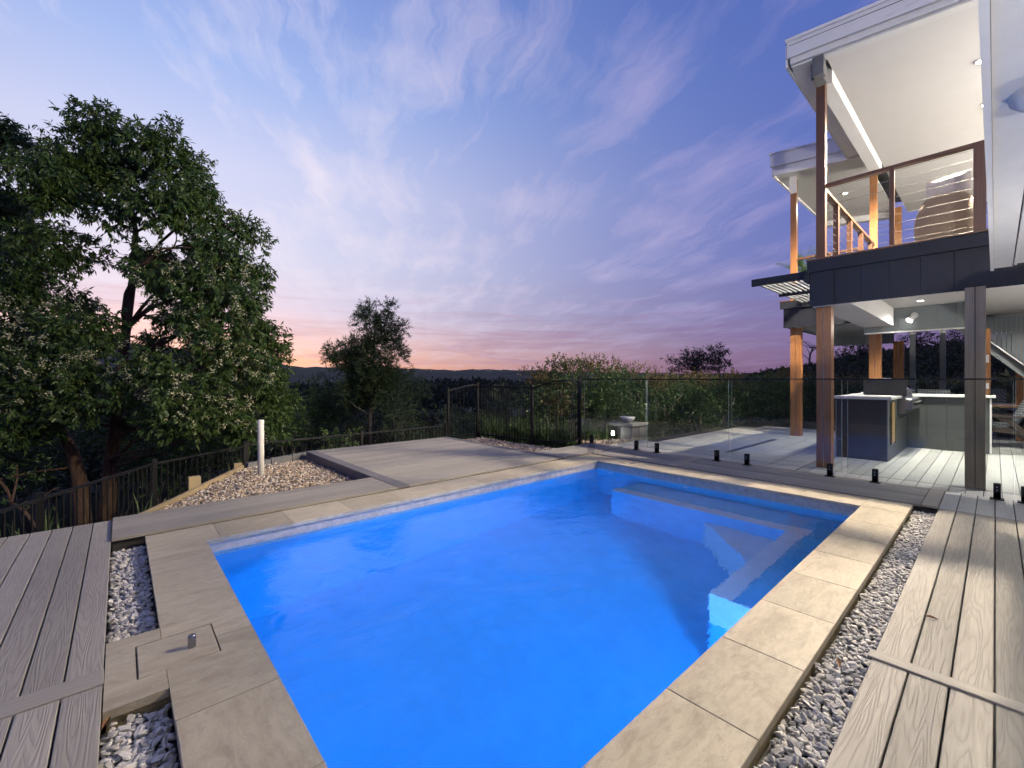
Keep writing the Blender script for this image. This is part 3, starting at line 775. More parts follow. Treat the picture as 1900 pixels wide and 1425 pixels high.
fence_run([(5.66,8.50,1.06,-.12),(6.20,8.33,1.19,-.1,0),(6.35,8.28,1.19,-.1)], ['raked black tubular fence panel rising at the platform corner', 'short level black fence piece at the top of the rake'])
fence_run([(6.36,8.22,1.17,-.08,0),(6.37,6.45,1.15,-.06)], ['level black tubular fence panel behind the small gravel bed'])
fence_run([(6.38,6.42,1.15,-.06,0),(6.42,5.90,1.28,-.03,0),(6.44,5.56,1.30,0.0,0)], ['black fence panel with rising rail beside clumps of strappy grass', 'black fence piece ending at the valley deck'])
fence_run([(6.47,5.56,1.31,0.0,0),(6.98,5.69,1.31,0.0)], ['short black fence piece meeting the end of the glass fence'])

def glass_panel(Y0, Y1, spig, label, X=7.02, z0=.085, z1=1.292):
    e = empty('glass_fence', (X, (Y0+Y1)/2, .012), label, 'glass fence', 'frameless glass fence panels')
    MB().box(X-.006, X+.006, Y0, Y1, z0, z1).build('pane', M['glass'], e)
    for y in (Y0-.0005, Y1+.0005): MB().box(X-.0062, X+.0062, y-.001, y+.001, z0, z1).build('glass_edge', M['glass_edge'], e)
    for y in spig:
        s = MB().box(X-.032, X-.007, y-.027, y+.027, .024, .180, .002); s.box(X+.007, X+.032, y-.027, y+.027, .024, .180, .002)
        s.box(X-.032, X+.032, y-.027, y+.027, .0225, .083)
        o = s.build('spigot', M['black_metal'], e)
        MB().box(X-.052, X+.052, y-.052, y+.052, .0125, .022, .003).build('spigot_base', M['black_metal'], o)
        for zz in (.11, .145): MB().tube([(X-.0325, y, zz), (X-.036, y, zz)], .006, 8).build('screw', M['steel'], o)
yy = lambda px: onx(px, 7.02)[1]
glass_panel(yy(1199), yy(1084), (yy(1181), yy(1098)), 'clear glass fence panel in front of the white bowl, next to the black fence')
glass_panel(yy(1352), yy(1201.5), (yy(1330), yy(1219)), 'clear glass fence panel in front of the dark hedge and open paving')
glass_panel(yy(1562), yy(1358), (yy(1540), yy(1386)), 'clear glass fence panel in front of the orange corner post')
glass_panel(yy(1880), yy(1573), (yy(1850), yy(1624)), 'clear glass fence panel in front of the barbecue bench and grey post')
glass_panel(-1.5, yy(1885), (yy(1902), -1.3), 'clear glass fence panel ending at the house wall')
MB().box(7.005, 7.035, -1.5, yy(1082), 1.294, 1.312, .003).build('glass_fence_rail', M['black_metal'], label='slim black handrail running along the top of the glass fence', cat='rail')

# ------------------------------------------------------------------ house
house = empty('house', (10, 0, -.02), 'white and charcoal house on timber posts with an upper balcony', 'house')
def hb(name, mat, *q, b=0.0, parent=None): return MB().box(*q, b).build(name, M[mat], parent or house)
def sbox(name, mat, x0, x1, y0, y1, lo, hi, parent=None):
    vs = [(x0,y0,lo(y0)),(x1,y0,lo(y0)),(x1,y1,lo(y1)),(x0,y1,lo(y1)),(x0,y0,hi(y0)),(x1,y0,hi(y0)),(x1,y1,hi(y1)),(x0,y1,hi(y1))]
    return MB().add(vs, [(0,3,2,1),(4,5,6,7),(0,1,5,4),(1,2,6,5),(2,3,7,6),(3,0,4,7)]).build(name, M[mat], parent or house)
def post(X, y0, y1, z0, z1, mat, dep=.17, double=True, name='post'):
    w = y1-y0
    if not double: return MB().box(X, X+dep, y0, y1, z0, z1, .003).build(name, M[mat], house)
    m = MB(); g = .008; ym = (y0+y1)/2
    m.box(X, X+dep, y0, ym-g/2, z0, z1, .002); m.box(X, X+dep, ym+g/2, y1, z0, z1, .002)
    o = m.build(name, M[mat], house)
    hb('gap_strip', 'trim_dirty' if mat == 'merbau' else 'dark', X+.012, X+dep-.012, ym-g/2+.0005, ym+g/2-.0005, z0+.002, z1-.004, parent=o)
    return o
post(7.70, 1.605, 1.785, -.002, 2.368, 'merbau')
post(7.55, .078, .250, -.002, 2.40, 'grey_wood')
post(11.60, 2.995, 3.20, -.03, 2.49, 'merbau')
post(11.75, 1.60, 1.79, -.002, 2.255, 'merbau')
post(15.1, 1.60, 1.80, -.002, 2.30, 'merbau')
_, ya = onx(1827, 12.3); _, yb = onx(1838, 12.3)
pp = post(12.3, yb, ya, -.002, 2.27, 'merbau', .15, False)
for z in (1.12, 1.62): MB().box(12.288, 12.299, yb+.02, yb+.09, z, z+.11 if z < 1.3 else z+.15).build('switch', M['plastic_white'], pp)
_, ya = onx(1884, 14.2); post(14.05, ya-.22, ya, -.002, 2.32, 'merbau')
for px in (1693, 1749):
    d, y = onx(px, 17.0); hb('steel_post', 'grey_clad', 17.0, 17.1, y-.06, y+.06, -.1, 3.2)
# front band of the balcony
XF = 7.56
hb('balcony_edge_board', 'navy', XF-.045, XF-.005, -3.2, 1.86, 2.868, 3.03, b=.003)
hb('balcony_nosing', 'merbau_dark', XF-.055, XF+.06, -3.2, 1.865, 3.032, 3.056, b=.003)
k = 0; y = 1.835
while y > -3.0:
    y0 = y-.30; hb('cladding_panel', 'navy', XF-.004, XF+.02, y0+.004, y, 2.372, 2.866); y = y0
hb('clad_backing', 'navy', XF+.021, XF+.05, -3.2, 1.835, 2.38, 2.99)
hb('lower_trim', 'white', XF+.052, XF+.14, -3.2, 1.80, 2.385, 2.41)
hb('corner_bracket', 'navy', XF-.03, XF+.2, 1.836, 1.90, 2.74, 2.868)
hb('balcony_floor', 'deck_pale', XF+.062, 16.0, -3.2, 1.82, 2.985, 3.035)
hb('under_ceiling', 'ceiling', XF+.06, 15.2, -3.2, 1.36, 2.72, 2.75)
hb('side_beam', 'white', XF+.15, 11.50, 1.365, 1.83, 2.375, 2.74)
# panelled drop beams under the balcony
y = 1.83
while y > .36:
    y0 = max(y-.27, .33); hb('bulkhead_panel', 'grey_clad', 11.51, 11.54, y0+.004, y, 2.262, 2.719); y = y0
hb('bulkhead_trim', 'white', 11.50, 11.60, .33, 1.83, 2.235, 2.260)
hb('bulkhead_core', 'grey_clad', 11.541, 11.60, .335, 1.825, 2.265, 2.719)
MB().add([(11.2,.30,2.719),(11.6,.30,2.719),(11.6,.30,2.26),(11.2,.34,2.719),(11.6,.34,2.719),(11.6,.34,2.26)], [(0,1,2),(5,4,3),(0,3,4,1),(1,4,5,2),(2,5,3,0)]).build('brace_panel', M['white'], house)
y = .30
while y > -2.9:
    hb('bulkhead_panel', 'grey_clad', 14.3, 14.33, y-.266, y, 2.33, 2.719); y -= .27
hb('bulkhead_trim', 'white', 14.28, 14.36, -3.0, .30, 2.30, 2.328)
# wing behind, further out over the lawn
X2 = 11.46
hb('wing_edge_board', 'navy', X2-.04, X2-.002, 1.84, 3.36, 2.93, 3.09)
hb('wing_nosing', 'merbau_dark', X2-.05, X2+.04, 1.84, 3.37, 3.092, 3.112)
y = 3.30
while y > 1.9:
    hb('cladding_panel', 'navy', X2, X2+.02, max(y-.3, 1.84)+.004, y, 2.49, 2.928); y -= .3
hb('clad_backing', 'navy', X2+.021, X2+.05, 1.84, 3.30, 2.50, 3.03)
hb('wing_floor', 'deck_pale', X2+.052, 16.0, 1.84, 3.30, 3.03, 3.08)
hb('wing_ceiling', 'ceiling', X2+.055, 16.0, 1.84, 3.30, 2.56, 2.59)
y = 3.28
while y > 1.9:
    hb('bulkhead_panel', 'grey_clad', 15.6, 15.63, max(y-.27, 1.84)+.004, y, 2.28, 2.555); y -= .27
hb('wing_side_beam', 'grey_clad', X2+.06, 15.6, 3.16, 3.28, 2.50, 2.558)
# roofs
cz = lambda Y: 5.845+.105*(Y-1.6)
sbox('balcony_ceiling', 'ceiling', 7.425, 15.9, -3.6, 1.60, cz, lambda Y: cz(Y)+.02)
sbox('roof_fascia_upper', 'trim_dirty', 7.20, 7.245, -3.6, 2.03, lambda Y: cz(Y)+.072, lambda Y: cz(Y)+.30)
sbox('roof_capping', 'trim_dirty', 7.185, 7.35, -3.6, 2.05, lambda Y: cz(Y)+.302, lambda Y: cz(Y)+.345)
sbox('roof_fascia_lower', 'trim_dirty', 7.247, 7.30, -3.6, 2.0, lambda Y: cz(Y)-.005, lambda Y: cz(Y)+.20)
sbox('roof_fascia_line', 'dark', 7.196, 7.199, -3.6, 2.0, lambda Y: cz(Y)+.235, lambda Y: cz(Y)+.242)
sbox('front_beam', 'white', 7.302, 7.424, -3.6, 2.0, lambda Y: cz(Y)-.03, lambda Y: cz(Y)+.15)
hb('side_roof_beam', 'white', 7.76, 11.9, 1.602, 1.775, 5.66, 5.99)
hb('side_roof_beam_ridge', 'white', 7.76, 11.9, 1.777, 1.80, 5.72, 5.75)
hb('eave_soffit', 'ceiling', 7.43, 11.2, 1.802, 2.03, 5.865, 5.90)
hb('eave_fascia', 'trim_dirty', 7.25, 11.2, 2.032, 2.06, 5.855, 6.18)
sbox('roof_sheet', 'grey_clad', 7.36, 15.9, -3.6, 2.03, lambda Y: cz(Y)+.31, lambda Y: cz(Y)+.36)
cz2 = lambda Y: 6.03+.105*(Y-3.4)
sbox('wing_roof_fascia', 'trim_dirty', 11.08, 11.13, 1.85, 3.46, lambda Y: cz2(Y)+.13, lambda Y: cz2(Y)+.40)
sbox('wing_roof_capping', 'trim_dirty', 11.06, 11.2, 1.85, 3.48, lambda Y: cz2(Y)+.402, lambda Y: cz2(Y)+.44)
sbox('wing_roof_fascia_lower', 'trim_dirty', 11.132, 11.20, 1.85, 3.42, lambda Y: cz2(Y)-.06, lambda Y: cz2(Y)+.30)
sbox('wing_roof_ceiling', 'ceiling', 11.202, 15.9, 1.81, 3.42, cz2, lambda Y: cz2(Y)+.02)
sbox('wing_roof_sheet', 'grey_clad', 11.205, 15.9, 1.81, 3.42, lambda Y: cz2(Y)+.37, lambda Y: cz2(Y)+.42)
sbox('wing_back_beam', 'white', 15.6, 15.8, 1.81, 3.42, lambda Y: cz2(Y)-.16, lambda Y: cz2(Y)-.002)
hb('wing_side_fascia', 'trim_dirty', 11.2, 15.9, 3.425, 3.46, 5.98, 6.42)
# upper posts and wire balustrade
post(7.64, 1.665, 1.775, 3.057, 5.84, 'merbau_dark', .11, False, 'upper_post')
hb('post_bracket', 'block', 7.285, 7.40, 1.605, 1.735, 5.58, 5.96)
hb('post_cap', 'block', 7.402, 7.64, 1.64, 1.775, 5.60, 5.85)
post(11.75, 1.66, 1.78, 3.057, 5.65, 'merbau', .11, False, 'upper_post')
_, y = onx(1471, 11.62); post(11.62, y-.07, y+.05, 3.113, 5.93, 'merbau', .11, False, 'upper_post')
hb('post_bracket', 'trim_dirty', 11.60, 11.618, y-.08, y+.06, 5.62, 6.12)
post(15.3, 1.66, 1.80, 3.057, 5.86, 'merbau', .11, False, 'upper_post')
def balustrade(A, B, zf, zr, posts, n=9, names=('handrail','rail_post','wire')):
    A = Vector(A); B = Vector(B)
    MB().obox((*A, zr-.02), (*B, zr-.02), .085, .042).build('handrail', M['merbau_dark'], house)
    for t, w in posts:
        p = A.lerp(B, t); MB().box(p.x-w/2, p.x+w/2, p.y-w/2, p.y+w/2, zf, zr-.042).build('rail_post', M['merbau_dark'], house)
    for i in range(n):
        z = zf+.09+i*(zr-zf-.16)/(n-1)
        MB().tube([(*A, z), (*B, z)], .0028, 5, False).build('wire', M['wire'], house)
tA = (7.68, 1.66); tB = (7.68, -3.0)
f_ = lambda px: (1.66-onx(px, 7.68)[1])/(1.66+3.0)
balustrade(tA, tB, 3.058, 4.15, [(f_(1655), .05), (f_(1818), .105), (.75, .105)])
balustrade((7.76, 1.73), (11.74, 1.73), 3.058, 4.15, [(.22, .07), (.46, .07), (.70, .07), (.94, .07)])
balustrade((11.66, 1.86), (11.66, 3.05), 3.113, 4.10, [(.5, .05)], 7)
balustrade((15.4, 1.86), (15.4, 3.2), 3.113, 4.10, [(.5, .05)], 5)
# louvred sun shade between the two balconies
for X, e in ((7.90, 2.75), (9.25, 2.74), (10.6, 2.72)):
    hb('shade_beam', 'navy', X, X+.05, 1.84, e, 2.86, 2.975)
for k in range(11):
    y = 1.90+k*.078; hb('shade_slat', 'stair', 7.97, 10.58, y, y+.03, 2.90, 2.93)
# stair with upright slats, rising behind the dining area
Xs = 13.6
def st(px, py): d, y = onx(px, Xs); return (Xs, y, EYE-(py-704)*d/808)
MB().obox(st(1780, 606), st(1920, 704), .06, .16).build('stair_stringer', M['grey_clad'], house)
MB().obox(st(1780, 594), st(1920, 692), .30, .02).build('stair_flight', M['white'], house)
for i in range(9):
    px = 1836+i*9.0; a = st(px, 600+(px-1780)*.70); MB().obox(a, (a[0], a[1], 2.6), .058, .02, up=(1,0,0)).build('stair_slat', M['stair'], house)

# low eave close to the camera
hb('eave_gutter', 'white', -2.0, 7.0, .012, .037, 2.47, 2.60, b=.004)
hb('eave_fascia_board', 'white', -2.0, 6.98, -.118, .0105, 2.492, 2.53, b=.002)
hb('eave_cover_strip', 'white', -2.0, 6.97, -.150, -.128, 2.498, 2.53)
hb('eave_soffit', 'ceiling', -2.0, 6.96, -1.3, -.151, 2.512, 2.53)
hb('eave_joint', 'dark', -2.0, 6.95, -.127, -.119, 2.512, 2.53)
hb('eave_roof', 'grey_clad', -2.0, 7.0, -3.2, .03, 2.61, 2.66)
for k in range(12):
    hb('weatherboard', 'white', -2.0, 7.05, -1.34-.002*(k % 2), -1.31, -.02+k*.212, -.02+(k+1)*.212-.004)
MB().lathe((2.82, -.135, 2.425), [(.02,0),(.07,.012),(.098,.04),(.105,.07),(.105,.085)], 28).build('bulkhead_light', M['ceramic'], smooth=True, label='round unlit white bulkhead light fixed under the near white eave', cat='light fitting')

# ------------------------------------------------------------------ house lamps, with unseen downlights added under the low eave
def downlight(x, y, z, label, power, color, lens='lamp_warm', cone=158, r=.045, blend=.4, glow=True, aim=(0,0,-1)):
    e = empty('downlight', (x, y, z), label, 'downlight', 'recessed ceiling downlights')
    MB().lathe((x, y, z-.012), [(r+.012,0),(r+.014,.006),(r+.014,.0115)], 20).build('bezel', M['white'], e)
    MB().lathe((x, y, z-.0165), [(r*.9,0),(r,.004)], 20).build('lens', M[lens], e)
    L = add_light('downlight_beam', 'SPOT', (x, y, z-.03), power, color, e, aim, spot_size=R_(cone), spot_blend=blend, shadow_soft_size=r*2.2)
WARM = (1.0, .85, .66); NEUT = (1.0, .95, .85)
def ceil_pt(px, py):
    d = 6.0
    for _ in range(20):
        x, y, _z = dpt(px, py, d); d = 808*(cz(y)-EYE)/(704-py)
    x, y, _z = dpt(px, py, d); return x, y, cz(y)
x, y, z = ceil_pt(1819, 113); downlight(x, y, z, 'lit downlight in the white balcony ceiling, closest to the balcony front', 3900, WARM)
x, y, z = ceil_pt(1829, 193); downlight(x, y, z, 'lit downlight in the white balcony ceiling, further in from the front', 3200, WARM)
d_ = 808*(2.72-EYE)/(704-557); x, y, z = dpt(1708, 557, d_); downlight(x, y, 2.72, 'lit downlight in the white ceiling above the barbecue bench', 500, NEUT, 'lamp_white', 120, .045, .7)
downlight(9.2, -.9, 2.72, 'lit downlight in the white ceiling above the pale boards beside the dining table', 450, NEUT, 'lamp_white', 130, .045, .7)
downlight(12.2, -.7, 2.72, 'lit downlight in the white ceiling above the dining chairs', 150, NEUT, 'lamp_white')
downlight(13.4, 2.5, cz2(2.5), 'lit downlight in the ceiling of the rear wing balcony', 300, WARM)
for xx, lb in ((.5, 'lit downlight added out of view under the low eave above the first grey boards'), (1.8, 'lit downlight added out of view under the low eave just before the bulkhead light'), (3.1, 'lit downlight added out of view under the low eave just past the bulkhead light'), (4.4, 'lit downlight added out of view under the low eave halfway between bulkhead light and eave end'), (5.8, 'lit downlight added out of view under the low eave at the far end of the grey boards')):
    downlight(xx, -.55, 2.512, lb, 27, (1.0, .96, .76), r=.055)  # unseen row, added to light the boards and coping evenly
# small spotlight on the panelled drop beam
d, y = onx(1697, 11.5); zc_ = EYE-(585-704)*d/808
sp = empty('wall_spotlight', (11.5, y, zc_), 'small lit round spotlight on the blue grey panelled beam', 'spotlight')
MB().tube([(11.509, y, zc_), (11.47, y, zc_)], .055, 16).build('base', M['white'], sp)
MB().tube([(11.47, y, zc_), (11.42, y+.02, zc_-.02)], .018, 10).build('arm', M['white'], sp)
MB().tube([(11.43, y, zc_-.02), (11.38, y+.06, zc_-.10)], [.04, .055], 16).build('head', M['white'], sp)
MB().tube([(11.379, y+.061, zc_-.101), (11.372, y+.069, zc_-.112)], .05, 16).build('lens', M['lamp_white'], sp)
add_light('spot_beam', 'SPOT', (11.36, y+.08, zc_-.13), 40, NEUT, sp, (-.5, .35, -.65), spot_size=R_(150), spot_blend=.8, shadow_soft_size=.05)

# ------------------------------------------------------------------ outdoor kitchen and furniture
kit = empty('outdoor_kitchen_bench', (10, 1.2, -.002), 'L shaped charcoal barbecue bench with white benchtop', 'bench')
MB().box(9.0, 9.02, 1.15, 1.80, .0, .975).build('front_panel', M['bench_panel'], kit)
MB().box(8.995, 9.03, 1.135, 1.149, .0, .975).build('corner_trim', M['grey_clad'], kit)
MB().box(8.995, 9.03, 1.801, 1.815, .0, .975).build('corner_trim', M['grey_clad'], kit)
m = MB(); m.box(9.031, 9.20, 1.136, 1.16, 0, .975); m.box(9.80, 10.05, 1.136, 1.16, 0, .975); m.box(9.20, 9.80, 1.136, 1.16, 0, .22); m.box(9.20, 9.80, 1.136, 1.16, .93, .975); m.box(10.05, 11.24, 1.136, 1.16, 0, .62)
m.build('side_panel', M['bench_grey'], kit)
MB().box(9.21, 9.79, 1.45, 1.47, .23, .92).build('cupboard_back', M['ply'], kit)
MB().box(9.47, 9.79, 1.142, 1.158, .24, .92).build('cupboard_door', M['ply'], kit)
MB().box(9.03, 11.24, 1.78, 1.80, 0, .975).build('rear_panel', M['grey_clad'], kit)
MB().box(10.05, 11.24, 1.165, 1.77, .60, .64).build('barbecue_shelf', M['grey_clad'], kit)
m = MB(); m.box(8.95, 10.1, 1.09, 1.86, .978, 1.02, .004); m.box(10.1, 11.20, 1.66, 1.86, .978, 1.02, .004); m.build('benchtop', M['bench_top'], kit)
y = 1.13
for k in range(4):
    MB().box(11.25, 11.27, y-.262, y, 0, .975).build('wall_panel', M['bench_grey'], kit); y -= .265
MB().box(11.271, 11.36, .07, 1.78, 0, .974).build('wall_core', M['grey_clad'], kit)
MB().box(11.20, 11.62, .0, 1.88, .978, 1.02, .004).build('benchtop', M['bench_top'], kit)
MB().box(11.24, 11.3, .045, .068, 0, .975).build('corner_trim', M['white'], kit)
MB().box(11.0, 11.2, 1.70, 1.80, 1.021, 1.05, .01).build('board', M['white'], kit)

bbq = empty('barbecue', (10.6, 1.4, .64), 'stainless steel hooded barbecue set into the charcoal bench', 'barbecue')
MB().box(10.12, 11.18, 1.05, 1.62, .70, 1.0, .01).build('firebox', M['steel'], bbq)
prof = [(1.60,1.005),(1.60,1.20),(1.52,1.30),(1.36,1.325),(1.20,1.25),(1.08,1.10),(1.05,1.005)]
n = len(prof); vs = [(10.16,y,z) for y,z in prof]+[(11.14,y,z) for y,z in prof]
MB().add(vs, [tuple(range(n)), tuple(range(n,2*n))[::-1]]+[(i,n+i,n+(i+1)%n,(i+1)%n) for i in range(n)]).build('hood', M['steel'], bbq)
MB().box(10.12,10.158,1.03,1.62,1.003,1.31,.01).build('hood_end', M['bench_panel'], bbq)
MB().tube([(10.25,1.045,1.12),(11.05,1.045,1.12)], .014, 10).build('handle', M['chrome'], bbq)
MB().box(10.1, 11.2, .96, 1.048, .78, .97, .02).build('control_panel', M['steel'], bbq)
for xk in (10.3, 10.55, 10.8, 11.05): MB().tube([(xk,.958,.88),(xk,.915,.88)], .028, 14).build('knob', M['black_metal'], bbq)

def cushion(m, x0, x1, y0, y1, z0, z1):
    n = 8; vs = []; fs = []
    for i in range(n+1):
        for j in range(n+1):
            u, v = i/n, j/n; e = (1-abs(2*u-1)**4)*(1-abs(2*v-1)**4); vs.append((x0+(x1-x0)*(.5-.5*e), y0+(y1-y0)*u, z0+(z1-z0)*v))
    b = len(vs)
    for i in range(n+1):
        for j in range(n+1):
            u, v = i/n, j/n; e = (1-abs(2*u-1)**4)*(1-abs(2*v-1)**4); vs.append((x0+(x1-x0)*(.5+.5*e), y0+(y1-y0)*u, z0+(z1-z0)*v))
    for i in range(n):
        for j in range(n):
            a = i*(n+1)+j; q = (a, a+1, a+n+2, a+n+1); fs.append(q); fs.append(tuple(b+k for k in q[::-1]))
    return m.add(vs, fs)
def chair(x, y, rz, label, zs=.0):
    """dark timber lounge armchair, faces local +x"""
    e = bpy.data.objects.new('armchair', None); put(e, None, (x, y, zs)); meta(e, label, 'chair', 'cushioned timber armchairs'); e.rotation_euler = (0, 0, rz)
    def part(m, nm, mt, sm=False):
        v = np.array(m.v); c = (v.min(0)+v.max(0))/2; c[2] = v[:,2].min(); me = bpy.data.meshes.new(nm); me.from_pydata((v-c).tolist(), [], m.f); me.materials.append(M[mt])
        if sm: me.polygons.foreach_set('use_smooth', [True]*len(m.f))
        o = bpy.data.objects.new(nm, me); COL.objects.link(o); o.parent = e; o.location = c; WL[o] = Vector(c)
    for s in (-1, 1):
        part(MB().obox((.30, s*.33, 0), (.22, s*.33, .58), .035, .09), 'leg', 'chair_wood')
        part(MB().obox((-.52, s*.33, 0), (-.05, s*.33, .58), .035, .09), 'leg', 'chair_wood')
        part(MB().obox((-.42, s*.34, .60), (.36, s*.34, .60), .11, .03), 'armrest', 'chair_wood')
        part(MB().obox((-.30, s*.30, .30), (.28, s*.30, .36), .035, .08), 'seat_rail', 'chair_wood')
    for k in range(5):
        yy_ = -.26+k*.13; part(MB().obox((-.26, yy_, .30), (-.55, yy_, 1.05-.03*abs(k-2)), .11, .022, up=(1,0,.3)), 'back_slat', 'chair_wood')
    part(MB().obox((-.40,-.33,.62), (-.40,.33,.62), .07, .04), 'back_rail', 'chair_wood')
    part(MB().box(-.26, .30, -.29, .29, .34, .37), 'seat', 'chair_wood')
    part(MB().box(-.24, .30, -.28, .28, .372, .45, .03), 'seat_cushion', 'cushion', True)
    m = cushion(MB(), -.06, .06, -.27, .27, .0, .70)
    m.v = [(-.20+vx-.38*vz, vy, .42+vz*.93) for vx, vy, vz in m.v]; part(m, 'back_cushion', 'cushion', True)
    return e
chair(12.75, -.03, R_(98), 'dark timber armchair with grey zigzag cushion, side on beside the dining table')
chair(13.4, .95, R_(180), 'cushioned armchair whose zigzag backrest shows above the white bench behind the barbecue')
chair(13.4, 1.6, R_(172), 'cushioned armchair half hidden behind the barbecue hood')
chair(15.2, .1, R_(180), 'cushioned armchair facing the dining table from its far side')
chair(13.7, -1.3, R_(70), 'cushioned timber armchair next to the rear dining post')
tb = empty('dining_table', (14.2, -.35, -.002), 'low timber outdoor table between the cushioned armchairs', 'table')
MB().box(13.55, 14.7, -.75, .28, .72, .765, .008).build('tabletop', M['table_wood'], tb)
for a in (13.65, 14.6):
    for b in (-.65, .18): MB().box(a-.04, a+.04, b-.04, b+.04, 0, .719).build('leg', M['chair_wood'], tb)

# wicker tub chair on the balcony
def tub():
    cx_, cy_, z0 = 8.75, onx(1756, 8.75)[1], 3.036
    e = empty('wicker_tub_chair', (cx_, cy_, z0), 'round backed tan wicker tub chair behind the balcony wires', 'chair')
    nt, nzv = 28, 12; vs = []; fs = []
    for inner in (0, 1):
        for j in range(nzv+1):
            v = j/nzv
            for i in range(nt+1):
                a = math.pi*(.30+1.4*i/nt)         # opens toward +x
                edge = abs(2*i/nt-1)
                h = .82*(1-.35*edge**3)
                r = (.25+.085*math.sin(math.pi*min(1, v*.85)))-(.035 if inner else 0)
                z = z0+.02+h*v
                if v > .8: r -= .2*(v-.8)**1.2*(1 if not inner else .6)
                vs.append((cx_+r*1.0*math.cos(a), cy_+r*math.sin(a)*1.02, z))
    w = nt+1; off = w*(nzv+1)
    for j in range(nzv):
        for i in range(nt):
            q = (j*w+i, j*w+i+1, (j+1)*w+i+1, (j+1)*w+i); fs.append(q[::-1]); fs.append(tuple(off+k for k in q))
    for i in range(nt): fs.append((nzv*w+i, off+nzv*w+i, off+nzv*w+i+1, nzv*w+i+1)[::-1])
    for j in range(nzv):
        for i in (0, nt): fs.append((j*w+i, (j+1)*w+i, off+(j+1)*w+i, off+j*w+i))
    MB().add(vs, fs).build('shell', M['wicker'], e, True)
    MB().lathe((cx_+.03, cy_, z0+.02), [(.20,0),(.26,.06),(.285,.36),(.25,.40)], 24).build('seat', M['wicker'], e, True)
    MB().lathe((cx_+.04, cy_, z0+.425), [(.22,0),(.26,.04),(.25,.10),(.19,.13)], 24).build('seat_cushion', M['cushion_plain'], e, True)
    p = cushion(MB(), -.075, .075, -.22, .22, -.15, .15)
    p.v = [(cx_-.20+vx-.35*vz, cy_-.03+vy, z0+.92+vz+.12*(-vy)) for vx, vy, vz in p.v]
    p.build('pillow', M['pillow'], None, True, label='cream pillow propped on top of the wicker tub chair', cat='pillow')
tub()

# garden seat of blocks with a white bowl, timber edging box, small garden lamp
bx_, by_, _ = gpt(1165, 809)
bs = empty('block_seat', (bx_, by_, -.06), 'low seat of grey garden blocks in front of the hedge', 'garden seat')
for i, (dx, dy) in enumerate(((-.28,-.28),(-.28,.02),(.02,-.28),(.02,.02))):
    for k in range(2):
        if i == 1: continue
        MB().box(bx_+dx, bx_+dx+.28, by_+dy, by_+dy+.28, -.2+k*.22+.002*i, -.2+(k+1)*.22-.006+.002*i, .006).build('block', M['block'], bs)
MB().box(bx_-.32, bx_+.34, by_-.32, by_+.34, .255, .315, .006).build('cap_slab', M['block'], bs)
MB().lathe((bx_+.02, by_+.02, .316), [(.07,0),(.09,.01),(.15,.06),(.175,.125),(.168,.125),(.14,.06),(.07,.025)], 28).build('bowl', M['ceramic'], smooth=True, label='white ceramic bowl sitting on the grey block seat', cat='bowl')
gx, gy, _ = gpt(1137, 811)
gl_ = empty('garden_lamp', (gx, gy, -.06), 'tiny lit white garden lamp beside the grey block seat', 'garden lamp')
MB().tube([(gx,gy,-.2),(gx,gy,.04)], .012, 8).build('stake', M['black_metal'], gl_)
MB().lathe((gx,gy,.041), [(.03,0),(.03,.09),(.02,.1)], 12).build('lens', M['lamp_white'], gl_)
add_light('garden_lamp_light', 'POINT', (gx-.08, gy-.08, .12), 2.5, NEUT, gl_, shadow_soft_size=.03)
tx, ty, _ = gpt(1090, 812)
tb2 = empty('timber_step', (tx, ty, -.1), 'red brown timber garden step behind the end of the glass fence', 'step')
for k in range(3): MB().box(tx-.35, tx+.45, ty+.05+k*.14, ty+.05+k*.14+.13, -.06, -.01+.0, .004).build('board', M['rust_timber'], tb2)
MB().box(tx-.35, tx+.45, ty, ty+.046, -.2, .02).build('riser', M['rust_timber'], tb2)

# ------------------------------------------------------------------ vegetation
def unit(a): return a/np.maximum(np.linalg.norm(a, axis=1, keepdims=True), 1e-9)
def leaf_quads(B, D, L, W, r, fold=.25):
    """one folded quad per leaf: base B, direction D"""
    n = len(B); L = np.broadcast_to(L, n)[:, None]; W = np.broadcast_to(W, n)[:, None]
    S = unit(np.cross(D, r.normal(size=(n, 3)))); N = np.cross(D, S)
    k = .45
    v = np.stack([B, B+D*L*k+S*W*.5+N*W*fold, B+D*L, B+D*L*k-S*W*.5+N*W*fold], 1)
    return v.reshape(-1, 3), np.arange(n*4).reshape(-1, 4)
def sprigs(C, D, m, length, L, W, r, droop=.5, spread=.8):
    n = len(C); t = r.uniform(.1, 1, (n, m, 1))
    B = C[:, None]+D[:, None]*t*length
    d = D[:, None]*.55 + r.normal(size=(n, m, 3))*spread*.6 + np.array([0, 0, -droop])
    d = unit(d.reshape(-1, 3)); B = B.reshape(-1, 3); k = len(B)
    return leaf_quads(B, d, L*r.uniform(.65, 1.2, k), W*r.uniform(.75, 1.2, k), r)
def clump_pts(clumps, dens, r, shell=.42, flat=.85):
    C = []; D = []
    for (p, rad) in clumps:
        n = max(6, int(dens*rad**2))
        d = unit(r.normal(size=(n, 3))); q = r.uniform(shell**3, 1, (n, 1))**(1/3)
        wob = 1+.28*np.sin(d[:, :1]*5+p[0]*3)*np.cos(d[:, 1:2]*4+p[2]*2)
        C.append(np.array(p)+d*q*rad*wob*np.array([1, 1, flat])); D.append(unit(d+np.array([0, 0, .25])+r.normal(size=(n, 3))*.35))
    return np.concatenate(C), np.concatenate(D)
